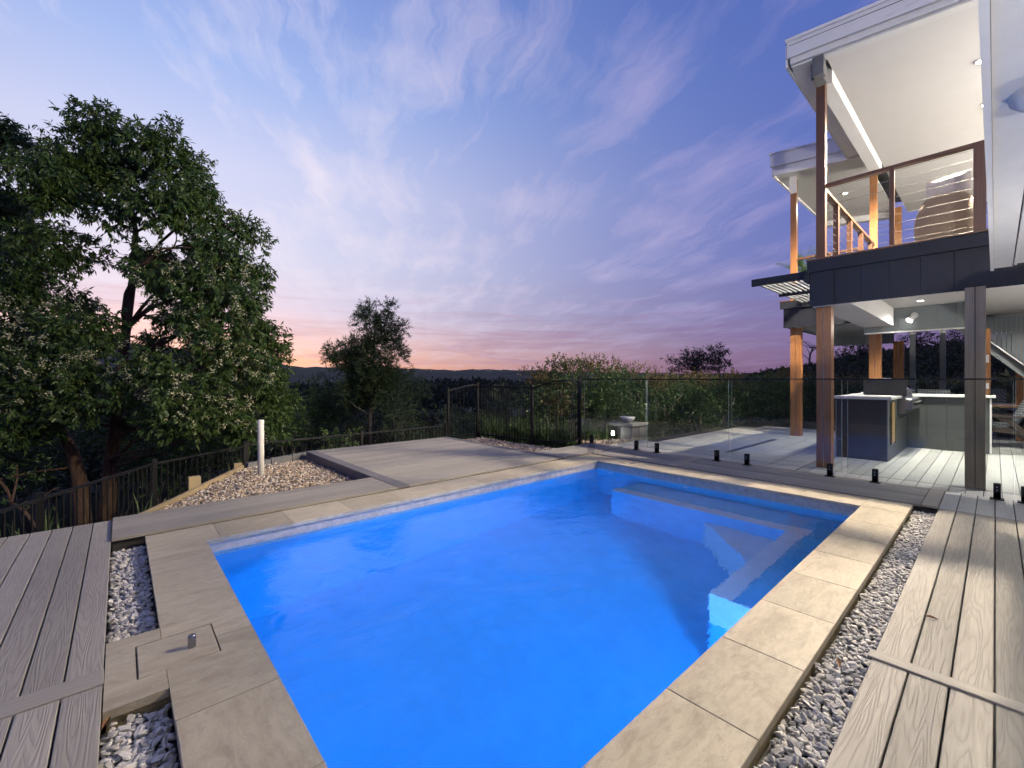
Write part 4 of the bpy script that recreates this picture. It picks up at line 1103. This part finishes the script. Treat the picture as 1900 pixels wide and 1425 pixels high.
def limb(m, a, b, r0, r1, r, sag=.12, seg=6, n=7):
    a = Vector(a); b = Vector(b); L = (b-a).length; pts = []; off = Vector(r.normal(size=3)*L*sag); off2 = Vector(r.normal(size=3)*L*sag*.4)
    for i in range(seg+1):
        t = i/seg; pts.append(a.lerp(b, t)+off*math.sin(math.pi*t)+off2*math.sin(2*math.pi*t)+Vector((0,0,L*.08*math.sin(math.pi*t))))
    m.tube(pts, [r0+(r1-r0)*(i/seg)**.8 for i in range(seg+1)], n); return pts
def crown_tree(name, label, trunk, clumps, bark, leaf, seed, dens, L, W, m=12, slen=.3, droop=.55, group=None, cat='tree', blossom=None, twig=True, spread=.8, sub=0, subr=.42):
    """trunk: list of (x, y, z, radius) from the base up"""
    r = np.random.default_rng(seed)
    e = empty(name, trunk[0][:3], label, cat, group)
    tp = [Vector(t[:3]) for t in trunk]
    mb = MB().tube(tp, [t[3] for t in trunk], 12)
    mb.build('trunk', M[bark], e, True)
    lm = MB()
    for (p, rad) in clumps:
        P = Vector(p); best = min(range(len(tp)), key=lambda i: (tp[i]-P).length+max(0, tp[i].z-P.z+.15*(P-tp[i]).length)*2.2)
        rr = min(trunk[best][3]*.6, .02+.05*rad)
        pts = limb(lm, tp[best], P, rr, rr*.35, r)
        for k in range(4 if twig else 0):
            d = Vector(r.normal(size=3)).normalized(); limb(lm, pts[int(r.integers(3, 7))], P+d*rad*.85, rr*.4, rr*.1, r, .1, 4, 5)
    lm.build('limb', M[bark], e, True)
    subs = clumps
    if sub:
        subs = []; tw = MB()
        for (p, rad) in clumps:
            for k in range(sub):
                d = unit(r.normal(size=(1, 3)))[0]; q = np.array(p)+d*rad*r.uniform(.45, .95)*np.array([1, 1, .85]); subs.append((tuple(q), rad*subr*r.uniform(.7, 1.25)))
                limb(tw, p, q, .012, .004, r, .1, 3, 4)
        tw.build('twig', M[bark], e, True, kind='stuff')
    C, D = clump_pts(subs, dens, r, .25 if sub else .42)
    V, F = sprigs(C, D, m, slen, L, W, r, droop, spread)
    npmesh('crown', V, F, M[leaf], e)
    if blossom:
        bc = [(p, rd) for i, (p, rd) in enumerate(clumps) if i in blossom]
        C, D = clump_pts(bc, dens*.34, r, .82)
        C = C+D*slen*.7; k = 16
        B = (C[:, None]+r.normal(size=(len(C), k, 3))*.035).reshape(-1, 3); d = unit(r.normal(size=(len(B), 3))+np.array([0,0,.6]))
        V, F = leaf_quads(B, d, .035, .024, r); npmesh('blossom', V, F, M['blossom'], e)
    return e
def clp(lst, d0, r, spread=.9, sc=.9):
    out = []
    for (px, py, pr, *dd) in lst:
        d = d0+(dd[0] if dd else r.uniform(-spread, spread)); out.append((dpt(px, py, d), pr*d/808*sc))
    return out
rv = np.random.default_rng(3)
A_ = [(200,240,52),(285,262,50),(240,312,62),(335,325,52),(300,378,62),(385,372,42),(165,322,52),(222,398,45),(446,432,42),(420,485,52),(360,455,52),
      (330,525,62,-.9),(425,545,58,-.7),(465,520,38),(285,478,50),(400,612,60,-.8),(478,612,52),(502,680,50),(445,690,52,-.8),(508,748,42),(335,590,48),
      (300,700,48,-1.2),(352,745,46,-1.3),(262,690,36,-1.2),(415,765,36,-1.0),(455,790,34,-.6),(370,790,30,-1.2),(285,640,26,.6),(500,790,30,.3),(470,740,40,.5),(410,690,46,.9),(370,660,40,.8),(440,805,26,-.4),(330,800,26,-1.2),(300,770,30,-1.2),(250,740,30,-1.2)]
crown_tree('broadleaf_tree', 'large dark evergreen with cream blossom and an upright trunk behind the low fence',
    [(*dpt(190,1030,9.0),0.173),(*dpt(200,930,9.0),0.137),(*dpt(205,860,9.0),0.119),(*dpt(215,790,9.05),0.104),(*dpt(224,700,9.1),0.094),(*dpt(234,610,9.2),0.083),(*dpt(246,520,9.3),0.068),(*dpt(252,430,9.4),0.050),(*dpt(235,330,9.4),0.032),(*dpt(215,250,9.4),0.014)],
    clp(A_, 9.2, rv), 'bark', 'leaf_big', 31, 520, .125, .034, 13, .22, .75, sub=9, blossom={11,12,15,18,21,22,23,24,25}, group=None)
B_ = [(-60,250,70),(15,262,50),(108,285,52),(60,330,60),(10,395,66),(112,372,48),(65,462,60),(-10,500,66),(135,470,42),(60,545,50),(-70,400,80),(-90,560,80),
      (38,610,62,-.7),(118,605,52,-.7),(28,682,60,-1.0),(108,672,52,-1.0),(182,640,36,-.7),(172,700,42,-.9),(62,735,44,-1.0),(-60,690,70,-.6),(200,600,32,-.3),(120,735,36,-1.0),(135,560,36,.2),(20,770,40,.4),(30,800,36,-1.0),(-30,780,50,-.8),(150,760,26,-1.0),(90,790,30,-.6)]
crown_tree('broadleaf_tree', 'spreading dark evergreen with cream blossom and a leaning forked trunk behind the low fence',
    [(*dpt(158,1030,8.6),0.158),(*dpt(152,940,8.6),0.128),(*dpt(146,880,8.6),0.112),(*dpt(135,840,8.6),0.098),(*dpt(112,795,8.6),0.086),(*dpt(92,750,8.7),0.075),(*dpt(78,690,8.7),0.068),(*dpt(66,610,8.8),0.060),(*dpt(60,500,8.9),0.045),(*dpt(60,400,9),0.030),(*dpt(55,310,9),0.015)],
    clp(B_, 8.8, rv), 'bark', 'leaf_big', 32, 560, .125, .034, 13, .22, .75, sub=9, blossom={12,13,14,15,16,17,18,21})
lowm = MB()
for a, b, q in (((-60,905,7.6),(125,868,8.4),.03),((-40,870,7.5),(20,935,7.4),.035),((20,935,7.4),(75,985,7.2),.035),((75,985,7.2),(150,1060,7.0),.04),((20,935,7.4),(30,860,7.7),.02),((40,950,7.3),(110,905,7.6),.012)):
    limb(lowm, dpt(*a), dpt(*b), q, q*.6, rv, .08, 8, 7)
e = empty('broadleaf_shrub', dpt(30, 960, 7.4), 'bare curving low branches of an understorey shrub by the fence corner', 'shrub')
lowm.build('limb', M['bark'], e, True)
C, D = clump_pts(clp([(20,840,40),(-20,900,50),(60,900,30)], 7.6, rv, .3), 140, rv); V, F = sprigs(C, D, 9, .22, .10, .03, rv, .4); npmesh('crown', V, F, M['leaf_big'], e)

T_ = [(678,575,14),(722,572,13),(680,600,22),(712,605,22),(695,640,34),(660,650,26),(732,635,20),(628,660,18),(612,658,12),(650,672,26),(700,680,36),(738,655,15),(670,705,34),(720,705,30),(690,735,34),(650,735,26),(748,610,8)]
crown_tree('young_wattle_tree', 'slender young feathery tree standing alone behind the raised platform',
    [(*dpt(686,830,13.5),.07),(*dpt(687,770,13.5),.06),(*dpt(690,700,13.5),.05),(*dpt(694,640,13.5),.038),(*dpt(697,595,13.5),.024),(*dpt(698,565,13.5),.01)],
    clp(T_, 13.5, rv, .4, .72), 'bark_pale', 'leaf_olive', 33, 1500, .15, .020, 14, .30, .12, spread=.6, sub=5, subr=.45)

# shrubs below and around it
def shrub(px, py, rpx, d, leaf, seed, label, L=.10, W=.035, dens=210, sq=(1,1), tip=None, name='garden_shrub', m=10, droop=.2, slen=.2, group=None):
    r = np.random.default_rng(seed); e = empty(name, (*dpt(px, py, d)[:2], float(ground_z(*dpt(px, py, d)[:2]))), label, 'shrub', group)
    cl = []
    for k in range(9):
        a = r.uniform(0, 6.28); q = r.uniform(.1, .75); cl.append((dpt(px+math.cos(a)*q*rpx*sq[0], py+math.sin(a)*q*rpx*sq[1], d+r.uniform(-.35, .35)), rpx*d/808*r.uniform(.4, .6)))
    C, D = clump_pts(cl, dens, r); V, F = sprigs(C, D, m, slen, L, W, r, droop); npmesh('foliage', V, F, M[leaf], e)
    st_ = MB(); base = Vector(WL[e])
    for (p, q) in cl[:5]: limb(st_, base+Vector((r.uniform(-.1,.1), r.uniform(-.1,.1), -.1)), p, .022, .008, r, .08, 5, 5)
    st_.build('stem', M['bark_pale'], e, True)
    return e
shrub(590, 760, 62, 15, 'leaf_big', 41, 'dark rounded shrub beside the trunk of the lone feathery tree', sq=(1,.8))
shrub(640, 750, 50, 14.5, 'leaf_olive', 42, 'grey green shrub growing at the foot of the lone feathery tree', L=.14, W=.016)
shrub(755, 715, 48, 15, 'leaf_olive', 43, 'soft grey green bush with drooping tips behind the platform fence', L=.17, W=.018, droop=.5)
shrub(735, 775, 50, 13, 'leaf_olive', 44, 'low olive bush right behind the platform fence', L=.12, W=.02)
shrub(545, 800, 40, 13, 'leaf_hedge', 45, 'dark low bush between the blossoming tree and the lone feathery tree')
shrub(850, 790, 36, 12.5, 'leaf_olive', 46, 'olive bush behind the raked end of the black fence', L=.12, W=.02)
shrub(935, 760, 40, 11.8, 'leaf_olive', 47, 'pale flowering bush behind the level black fence panel', L=.10, W=.02)
shrub(1035, 745, 46, 10.6, 'leaf_hedge_tip', 48, 'bronze leaved bush behind the rising black fence panel', L=.08, W=.03)
shrub(985, 795, 30, 9.7, 'leaf_hedge', 49, 'low dark green mound right behind the black fence', L=.06, W=.035, sq=(1.7,.6))
shrub(420, 820, 60, 10.5, 'leaf_hedge', 50, 'dark low bush under the blossoming tree', sq=(1.6,.6))
shrub(300, 860, 70, 10.0, 'leaf_hedge', 51, 'dark understorey bush beside the upright trunk', sq=(1.3,.6))
shrub(60, 830, 80, 10.5, 'leaf_hedge', 52, 'dark understorey bush behind the leaning trunk', sq=(1.3,.8))
shrub(210, 800, 90, 11.5, 'leaf_hedge', 53, 'dark bush filling the gap between the two blossoming trees', sq=(1.3,.8))
shrub(620, 820, 30, 9.5, 'leaf_grass', 54, 'low leafy green plant between the edging blocks and the platform', L=.07, W=.045, sq=(2.0,.35))

# hedge of separate plants
hl = ['left end hedge plant', '']
HP = [(1010,745,10.9,.62),(1060,728,11.0,.78),(1115,735,11.2,.72),(1170,745,11.5,.62),(1225,745,11.8,.60),(1280,745,12.1,.62),(1335,742,12.4,.66),(1390,742,12.8,.66),(1445,742,13.2,.68),(1500,742,13.7,.70),(1560,738,14.5,.75)]
HL = ['bronze tipped hedge plant beside the black fence and grass', 'tallest bronze tipped hedge plant left of the white bowl', 'tall hedge plant directly behind the white bowl and block seat',
      'hedge plant next to the block seat', 'dark hedge plant behind the first glass joint', 'dark hedge plant below the lone gum crown', 'dark hedge plant under the gum crown on the lawn side', 'dark hedge plant behind the start of the lawn strip',
      'dark hedge plant just left of the rear orange post', 'dark hedge plant seen between the two orange posts', 'dark hedge plant behind the barbecue corner post']
for (px, py, d, h), lb, sd_ in zip(HP, HL, range(60, 80)):
    r = np.random.default_rng(sd_); cx_, cy_, _ = dpt(px, py, d); gz = float(ground_z(cx_, cy_)); top = EYE+(.14 if px < 1180 else -.03)+.05*r.normal()+(.25 if 1040 < px < 1130 else 0)
    e = empty('hedge_plant', (cx_, cy_, gz), lb, 'hedge', 'hedge plants behind the glass fence')
    cl = []
    for k in range(20):
        z = gz+.2+(top-gz-.2)*r.uniform(0, 1)**.8*.92; cl.append(((cx_+r.uniform(-.5,.5), cy_+r.uniform(-.5,.5), z), r.uniform(.24,.4)))
    C, D = clump_pts(cl, 330, r); V, F = sprigs(C, D, 9, .13, .065, .032, r, .1); npmesh('foliage', V, F, M['leaf_hedge'], e)
    tc_ = [((cx_+r.uniform(-.5,.5), cy_+r.uniform(-.5,.5), top+r.uniform(-.15,.08)), r.uniform(.14,.26)) for k in range(9)]
    C, D = clump_pts(tc_, 420, r); D = unit(D+np.array([0,0,.9])); V, F = sprigs(C, D, 8, .16, .05, .022, r, -.2); npmesh('new_growth', V, F, M['leaf_hedge_tip'], e)
    s_ = MB(); [limb(s_, (cx_+r.uniform(-.3,.3), cy_+r.uniform(-.3,.3), gz-.1), (c[0][0], c[0][1], c[0][2]), .02, .008, r, .05, 5, 5) for c in cl[:6]]
    s_.build('stem', M['bark_pale'], e, True)

# strappy grasses
def blades(P, h, w, r, lean=.45, seg=3):
    n = len(P); a = r.uniform(0, 6.28, n); h = h*r.uniform(.55, 1.15, n); ln = lean*r.uniform(.2, 1.2, n)
    dx = np.stack([np.cos(a), np.sin(a), np.zeros(n)], 1); sx = np.stack([-np.sin(a), np.cos(a), np.zeros(n)], 1)
    rows = []
    for i in range(seg+1):
        t = i/seg; c = P+dx*(ln*h*t**2)[:, None]+np.array([0,0,1])*(h*(t-.35*ln*t**2))[:, None]; ww = w*(1-t**2*.97)
        rows += [c-sx*ww/2, c+sx*ww/2]
    V = np.stack(rows, 1).reshape(-1, 3); k = 2*(seg+1); F = []
    base = np.arange(n)*k
    for i in range(seg): F.append(np.stack([base+2*i, base+2*i+1, base+2*i+3, base+2*i+2], 1))
    return V, np.concatenate(F)
def tuft(x, y, h, n, spread, label, seed, w=.016, lean=.6, leaf='leaf_grass', group='strappy grass clumps', z=None):
    r = np.random.default_rng(seed); gz = float(ground_z(x, y)) if z is None else z
    P = np.column_stack([x+r.normal(0, spread, n), y+r.normal(0, spread, n), np.full(n, gz-.02)])
    V, F = blades(P, h, w, r, lean); return npmesh('grass_clump', V, F, M[leaf], label=label, cat='grass', group=group)
rg = np.random.default_rng(9)
for k in range(14):
    px = 865+k*17+rg.uniform(-5, 5); d = rg.uniform(9.3, 10.6) if px < 985 else rg.uniform(8.9, 9.8)
    x, y, _ = dpt(px, 800, d)
    if x < 6.5: x = 6.5+rg.uniform(0, .3)
    tuft(x, y, rg.uniform(.45, .7), 110, .10, 'clump of strappy green grass behind the black fence', 200+k, z=-.12)
for k in range(9):
    px = 500+k*40+rg.uniform(-10, 10); x, y, _ = dpt(px, 800, 10.6+rg.uniform(0, 1)); y = max(y, 8.75)
    tuft(x, y, rg.uniform(.9, 1.3), 120, .2, 'clump of tall grass behind the low platform fence', 230+k, .012, .5, group='tall grass behind the low fence')
for k in range(6):
    px = 780+k*18; x, y, _ = dpt(px, 800, 11.2+rg.uniform(0, .8)); y = max(y, 8.8)
    tuft(x, y, rg.uniform(1.2, 1.6), 130, .16, 'clump of tall fountain grass at the fence corner', 250+k, .012, .6, 'leaf_olive', group='fountain grass at the fence corner')
for k in range(5):
    px = 1098+k*16; x, y, _ = dpt(px, 800, 9.9+.2*k); tuft(x, y, .38, 80, .10, 'clump of strappy grass below the hedge beside the block seat', 270+k, z=-.1, group='grass clumps beside the block seat')
for (px, py, d, h, lb) in ((268,965,5.1,.42,'long strap leaf plant poking up at the sleeper end'),(90,985,4.6,.35,'thin strap leaf plant poking up below the fence post'),(25,1000,4.2,.3,'thin strap leaf plant at the outer end of the boards')):
    x, y, z = dpt(px, py, d); tuft(x, y, h, 7, .04, lb, int(px), .022, .5, z=z-.05, group=None)

# lawn strips
def lawn(poly, seed, z=-.06, n_step=.022, h=.05):
    r = np.random.default_rng(seed); P = bed_points(poly, n_step, z, 1, r, .8); P[:, 2] = z; V, F = blades(P, h, .005, r, .8, 2); npmesh('lawn_grass', V, F, M['leaf_lawn'], kind='stuff')
lawn([(11.2,4.25),(13.4,3.6),(16,3.6),(16,5.2),(11.6,5.2)], 81, -.06, .04, .07)
lawn([(8.0,4.95),(9.4,5.0),(8.9,5.55),(8.2,5.45)], 82, -.06, .03, .05)
MB().prism([(11.0,4.2),(13.45,3.55),(16.5,3.5),(16.5,5.4),(11.0,5.4)], -.2, -.062).build('lawn', M['soil'], kind='structure')

# potted plants
def palm(x, y, z, h, n, label, seed, pot=True, w=.045, lift=0.0):
    r = np.random.default_rng(seed); e = empty('potted_palm', (x, y, z), label, 'potted plant')
    if pot: MB().lathe((x, y, z), [(.13,0),(.15,.02),(.19,.34),(.17,.34),(.16,.30)], 20).build('pot', M['pot'], e, True)
    if lift: MB().tube([(x, y, z+.28), (x+.02, y, z+.3+lift*.6), (x, y, z+.32+lift)], [.035, .03, .022], 8).build('stem', M['bark_pale'], e, True)
    V = []; F = []; b = 0
    for k in range(n):
        a = r.uniform(0, 6.28); el = r.uniform(.5, 1.4); L = h*r.uniform(.6, 1); p0 = np.array([x, y, z+.3+lift])
        for i in range(12):
            t = (i+1)/12; c = p0+np.array([math.cos(a)*math.cos(el)*L*t, math.sin(a)*math.cos(el)*L*t, math.sin(el)*L*t-.35*L*t*t])
            for s in (-1, 1):
                d = np.array([-math.sin(a)*s*.8+math.cos(a)*.6, math.cos(a)*s*.8+math.sin(a)*.6, -.25]); d /= np.linalg.norm(d); u = np.array([math.cos(a), math.sin(a), 0])
                l = L*.30*(1-abs(t-.55)); V += [c, c+d*l*.5+u*w*.4, c+d*l, c+d*l*.5-u*w*.4]; F.append((b, b+1, b+2, b+3)); b += 4
    npmesh('frond', np.array(V), np.array(F), M['leaf_palm'], e)
d, y = onx(1497, 12.3); palm(12.3, y-.05, 3.081, 1.0, 30, 'bright green potted palm on the rear wing balcony', 91, lift=.45)
d, y = onx(1688, 16.2); palm(16.2, y, -.02, 1.6, 12, 'potted palm standing beyond the barbecue bench', 92)
d, y = onx(1702, 15.8); palm(15.8, y, -.02, 1.3, 10, 'smaller potted palm next to the palm beyond the barbecue', 93)
d, y = onx(1866, 14.8); palm(14.8, y, -.02, 1.15, 12, 'leafy potted palm beside the rear dining post', 94)

# gum trees on the skyline
def gum(px, pytop, pybase, d, lst, label, seed, dens=200, L=.26, W=.07):
    r = np.random.default_rng(seed); x, y, _ = dpt(px, 700, d)
    gz = float(ground_z(x, y)); tr = [(x, y, gz-.3, .22)]
    for k in range(1, 6):
        t = k/5; p = dpt(px+(t*t)*8*(-1)**seed, pybase+(pytop-pybase)*t, d); tr.append((*p, .2*(1-t)+.04))
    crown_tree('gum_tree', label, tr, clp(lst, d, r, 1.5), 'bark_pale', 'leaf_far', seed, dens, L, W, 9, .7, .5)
gum(1290, 650, 700, 42, [(1250,676,7),(1268,668,9),(1283,660,11),(1298,672,13),(1318,658,10),(1335,650,9),(1340,664,10),(1328,676,12),(1262,684,8),(1305,684,14),(1240,668,3),(1278,684,12),(1345,680,8)], 'dark gum tree crown on the skyline above the hedge', 101)
gum(1590, 632, 700, 46, [(1580,642,6),(1602,636,7),(1588,655,12),(1612,660,14),(1560,664,12)], 'gum tree on the wooded rise behind the rear orange posts', 102)
gum(1705, 622, 700, 40, [(1690,630,11),(1712,628,12),(1708,645,9),(1725,640,7)], 'umbrella shaped gum tree seen between the thin grey posts', 103)
gum(1780, 622, 700, 40, [(1770,626,10),(1788,632,12),(1782,650,12),(1765,645,6),(1795,660,10)], 'forked gum tree seen beside the grey timber post', 104)
dm = empty('dead_tree', (*dpt(1505, 700, 40)[:2], float(ground_z(*dpt(1505, 700, 40)[:2]))), 'bare dead tree with thin branches between the two orange posts', 'tree')
m = MB(); base = Vector(WL[dm]); rr = np.random.default_rng(105)
tpts = limb(m, base, dpt(1512, 640, 40), .16, .03, rr, .05, 8, 6)
for k in range(9):
    a = tpts[int(rr.integers(3, 8))]; limb(m, a, a+Vector((rr.normal()*1.2, rr.normal()*1.2, rr.uniform(.6, 2.2))), .05, .008, rr, .1, 4, 4)
m.build('limb', M['bark_pale'], dm, True)

# far-off woods that read as one mass
def woods(name, seed, n, az, rad, hfun, wid, per=46, q=.9):
    r = np.random.default_rng(seed); Vs = []; Fs = []; b = 0
    a = np.radians(r.uniform(*az, n)); ra = r.uniform(*rad, n)
    X = np.cos(a)*ra; Y = np.sin(a)*ra; G_ = ground_z(X, Y); H = hfun(np.degrees(a), ra, r)
    C = []; D = []; S = []
    for i in range(n):
        k = per; d = unit(r.normal(size=(k, 3))); d[:, 2] = np.abs(d[:, 2])*1.0-.35*r.uniform(0, 1, k)
        w = wid*r.uniform(.6, 1.3)*(.6+.4*ra[i]/rad[1])
        lob = 1+.4*np.sin(d[:, 0]*4+i)*np.cos(d[:, 1]*5+i*2)
        C.append(np.column_stack([X[i]+d[:,0]*w*lob, Y[i]+d[:,1]*w*lob, G_[i]+H[i]*.62+d[:,2]*H[i]*.27*lob])); D.append(unit(d+r.normal(size=(k,3))*.8)); S.append(np.full(k, q*ra[i]/rad[0]*r.uniform(.7, 1.3)))
    C = np.concatenate(C); D = np.concatenate(D); S = np.concatenate(S)
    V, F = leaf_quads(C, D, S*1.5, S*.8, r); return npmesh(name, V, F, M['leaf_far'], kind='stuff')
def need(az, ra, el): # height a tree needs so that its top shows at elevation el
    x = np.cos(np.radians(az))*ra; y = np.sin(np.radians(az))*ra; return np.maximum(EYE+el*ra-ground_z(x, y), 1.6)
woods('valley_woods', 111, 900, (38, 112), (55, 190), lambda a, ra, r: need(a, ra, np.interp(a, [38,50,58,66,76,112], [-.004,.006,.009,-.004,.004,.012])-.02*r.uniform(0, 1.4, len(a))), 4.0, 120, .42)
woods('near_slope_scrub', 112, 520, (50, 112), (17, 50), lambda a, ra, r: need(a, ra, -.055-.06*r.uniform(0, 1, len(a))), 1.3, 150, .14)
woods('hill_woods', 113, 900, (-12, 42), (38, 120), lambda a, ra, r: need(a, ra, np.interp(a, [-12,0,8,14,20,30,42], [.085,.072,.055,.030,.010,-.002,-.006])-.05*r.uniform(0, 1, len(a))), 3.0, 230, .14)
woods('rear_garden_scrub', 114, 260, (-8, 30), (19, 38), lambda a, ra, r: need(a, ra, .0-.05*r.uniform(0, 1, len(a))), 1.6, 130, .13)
r = np.random.default_rng(120); V = []; F = []; b = 0
for k in range(60):
    az = R_(r.uniform(42, 62)); ra = r.uniform(1500, 1950); x, y = math.cos(az)*ra, math.sin(az)*ra; z = float(ground_z(x, y))+3; s = r.uniform(.4, .9)
    m = MB().box(x-s, x+s, y-s, y+s, z, z+s); V += m.v; F += [tuple(i+b for i in f) for f in m.f]; b += 8
npmesh('town_windows', np.array(V), np.array(F), M['town'], kind='stuff')

# floodlight on the upper house wall, out of view, added to light the trees
fl = empty('fill_lamp', (5.5, -1.5, 4.5), 'white floodlight out of view on the upper house wall, added to light the garden trees', 'fill_lamp')
MB().box(5.44, 5.56, -1.62, -1.58, 4.42, 4.58, .005).build('mount', M['white'], fl)
MB().box(5.40, 5.60, -1.575, -1.50, 4.43, 4.57, .01).build('housing', M['white'], fl)
MB().box(5.42, 5.58, -1.498, -1.494, 4.45, 4.55).build('lens', M['lamp_warm'], fl)
add_light('fill_beam', 'SPOT', (5.5, -1.47, 4.5), 4000, (1.0, .88, .64), fl, (-6.1, 13.5, -2.3), spot_size=R_(60), spot_blend=.9, shadow_soft_size=.1)
hb('upper_wall', 'white', -1.5, 7.0, -1.9, -1.63, 2.665, 5.4)

f2 = empty('fill_lamp', (.8, -1.5, 3.6), 'white floodlight out of view on the upper house wall, added to light the balcony front', 'fill_lamp')  # unseen lamp, added to brighten the balcony front and white trims
MB().box(.74, .86, -1.62, -1.58, 3.52, 3.68, .005).build('mount', M['white'], f2)
MB().box(.70, .90, -1.575, -1.50, 3.53, 3.67, .01).build('housing', M['white'], f2)
MB().box(.72, .88, -1.498, -1.494, 3.55, 3.65).build('lens', M['lamp_white'], f2)
add_light('fill_beam', 'SPOT', (.8, -1.45, 3.6), 700, (1.0, .95, .88), f2, (6.5, 2.6, 1.0), spot_size=R_(62), spot_blend=.6, shadow_soft_size=.1)
# a few dry leaves blown onto the place
for (px, py, z, a, lb) in ((1556, 1231, -.045, .4, 'curled brown dead leaf lying on the house side pebbles'), (197, 1342, -.03, 1.2, 'brown dead leaf caught at the deck edge beside the skimmer slab'), (1728, 1147, .004, 2.0, 'small dry twig leaf lying on the grey boards')):
    x, y, _ = gpt(px, py, z); c, sn = math.cos(a), math.sin(a); L = .035
    MB().add([(x-c*L, y-sn*L, z), (x-sn*.011, y+c*.011, z+.010), (x+c*L, y+sn*L, z+.006), (x+sn*.011, y-c*.011, z+.012), (x, y, z+.003)], [(0,4,1),(1,4,2),(2,4,3),(3,4,0)]).build('fallen_leaf', M['dry_leaf'], label=lb, cat='leaf')

# house walls out of view, with up-lights added to brighten ceilings and eave
hb('balcony_wall', 'white', 8.0, 15.9, -3.15, -3.0, 3.06, 5.30)
hb('patio_wall', 'white', 8.0, 15.2, -3.35, -3.2, -.002, 2.70)
def fill_uplight(x, y, z, pw, lb, up=1):
    e = empty('fill_uplight', (x, y, z), lb, 'added wall lamp')
    MB().box(x-.05, x+.05, y-.02, y+.02, z-.08, z+.08, .004).build('plate', M['black_metal'], e)
    MB().lathe((x, y+.09, z-.09), [(.05,0),(.055,.01),(.055,.17),(.05,.18)], 18).build('shade', M['white'], e, True)
    MB().lathe((x, y+.09, z+.0905), [(.04,0),(.045,.006)], 18).build('lens', M['lamp_white'], e)
    add_light('fill_uplight_beam', 'SPOT', (x, y+.09, z+.11), pw, (1.0, .93, .84), e, (0, .45, 1), spot_size=R_(165), spot_blend=.5, shadow_soft_size=.06)
fill_uplight(8.9, -2.98, 4.3, 1350, 'lit up light added out of view on the balcony house wall, closest to the balcony front')
fill_uplight(12.2, -2.98, 4.3, 1350, 'lit up light added out of view on the balcony house wall, towards the rear')
fill_uplight(9.4, -3.18, 1.5, 480, 'lit up light added out of view on the patio house wall beside the dining area')

fill_uplight(1.2, -1.285, 1.45, 105, 'lit up light added out of view on the weatherboard wall behind the first grey boards')
fill_uplight(4.6, -1.285, 1.45, 105, 'lit up light added out of view on the weatherboard wall near the end of the grey boards')
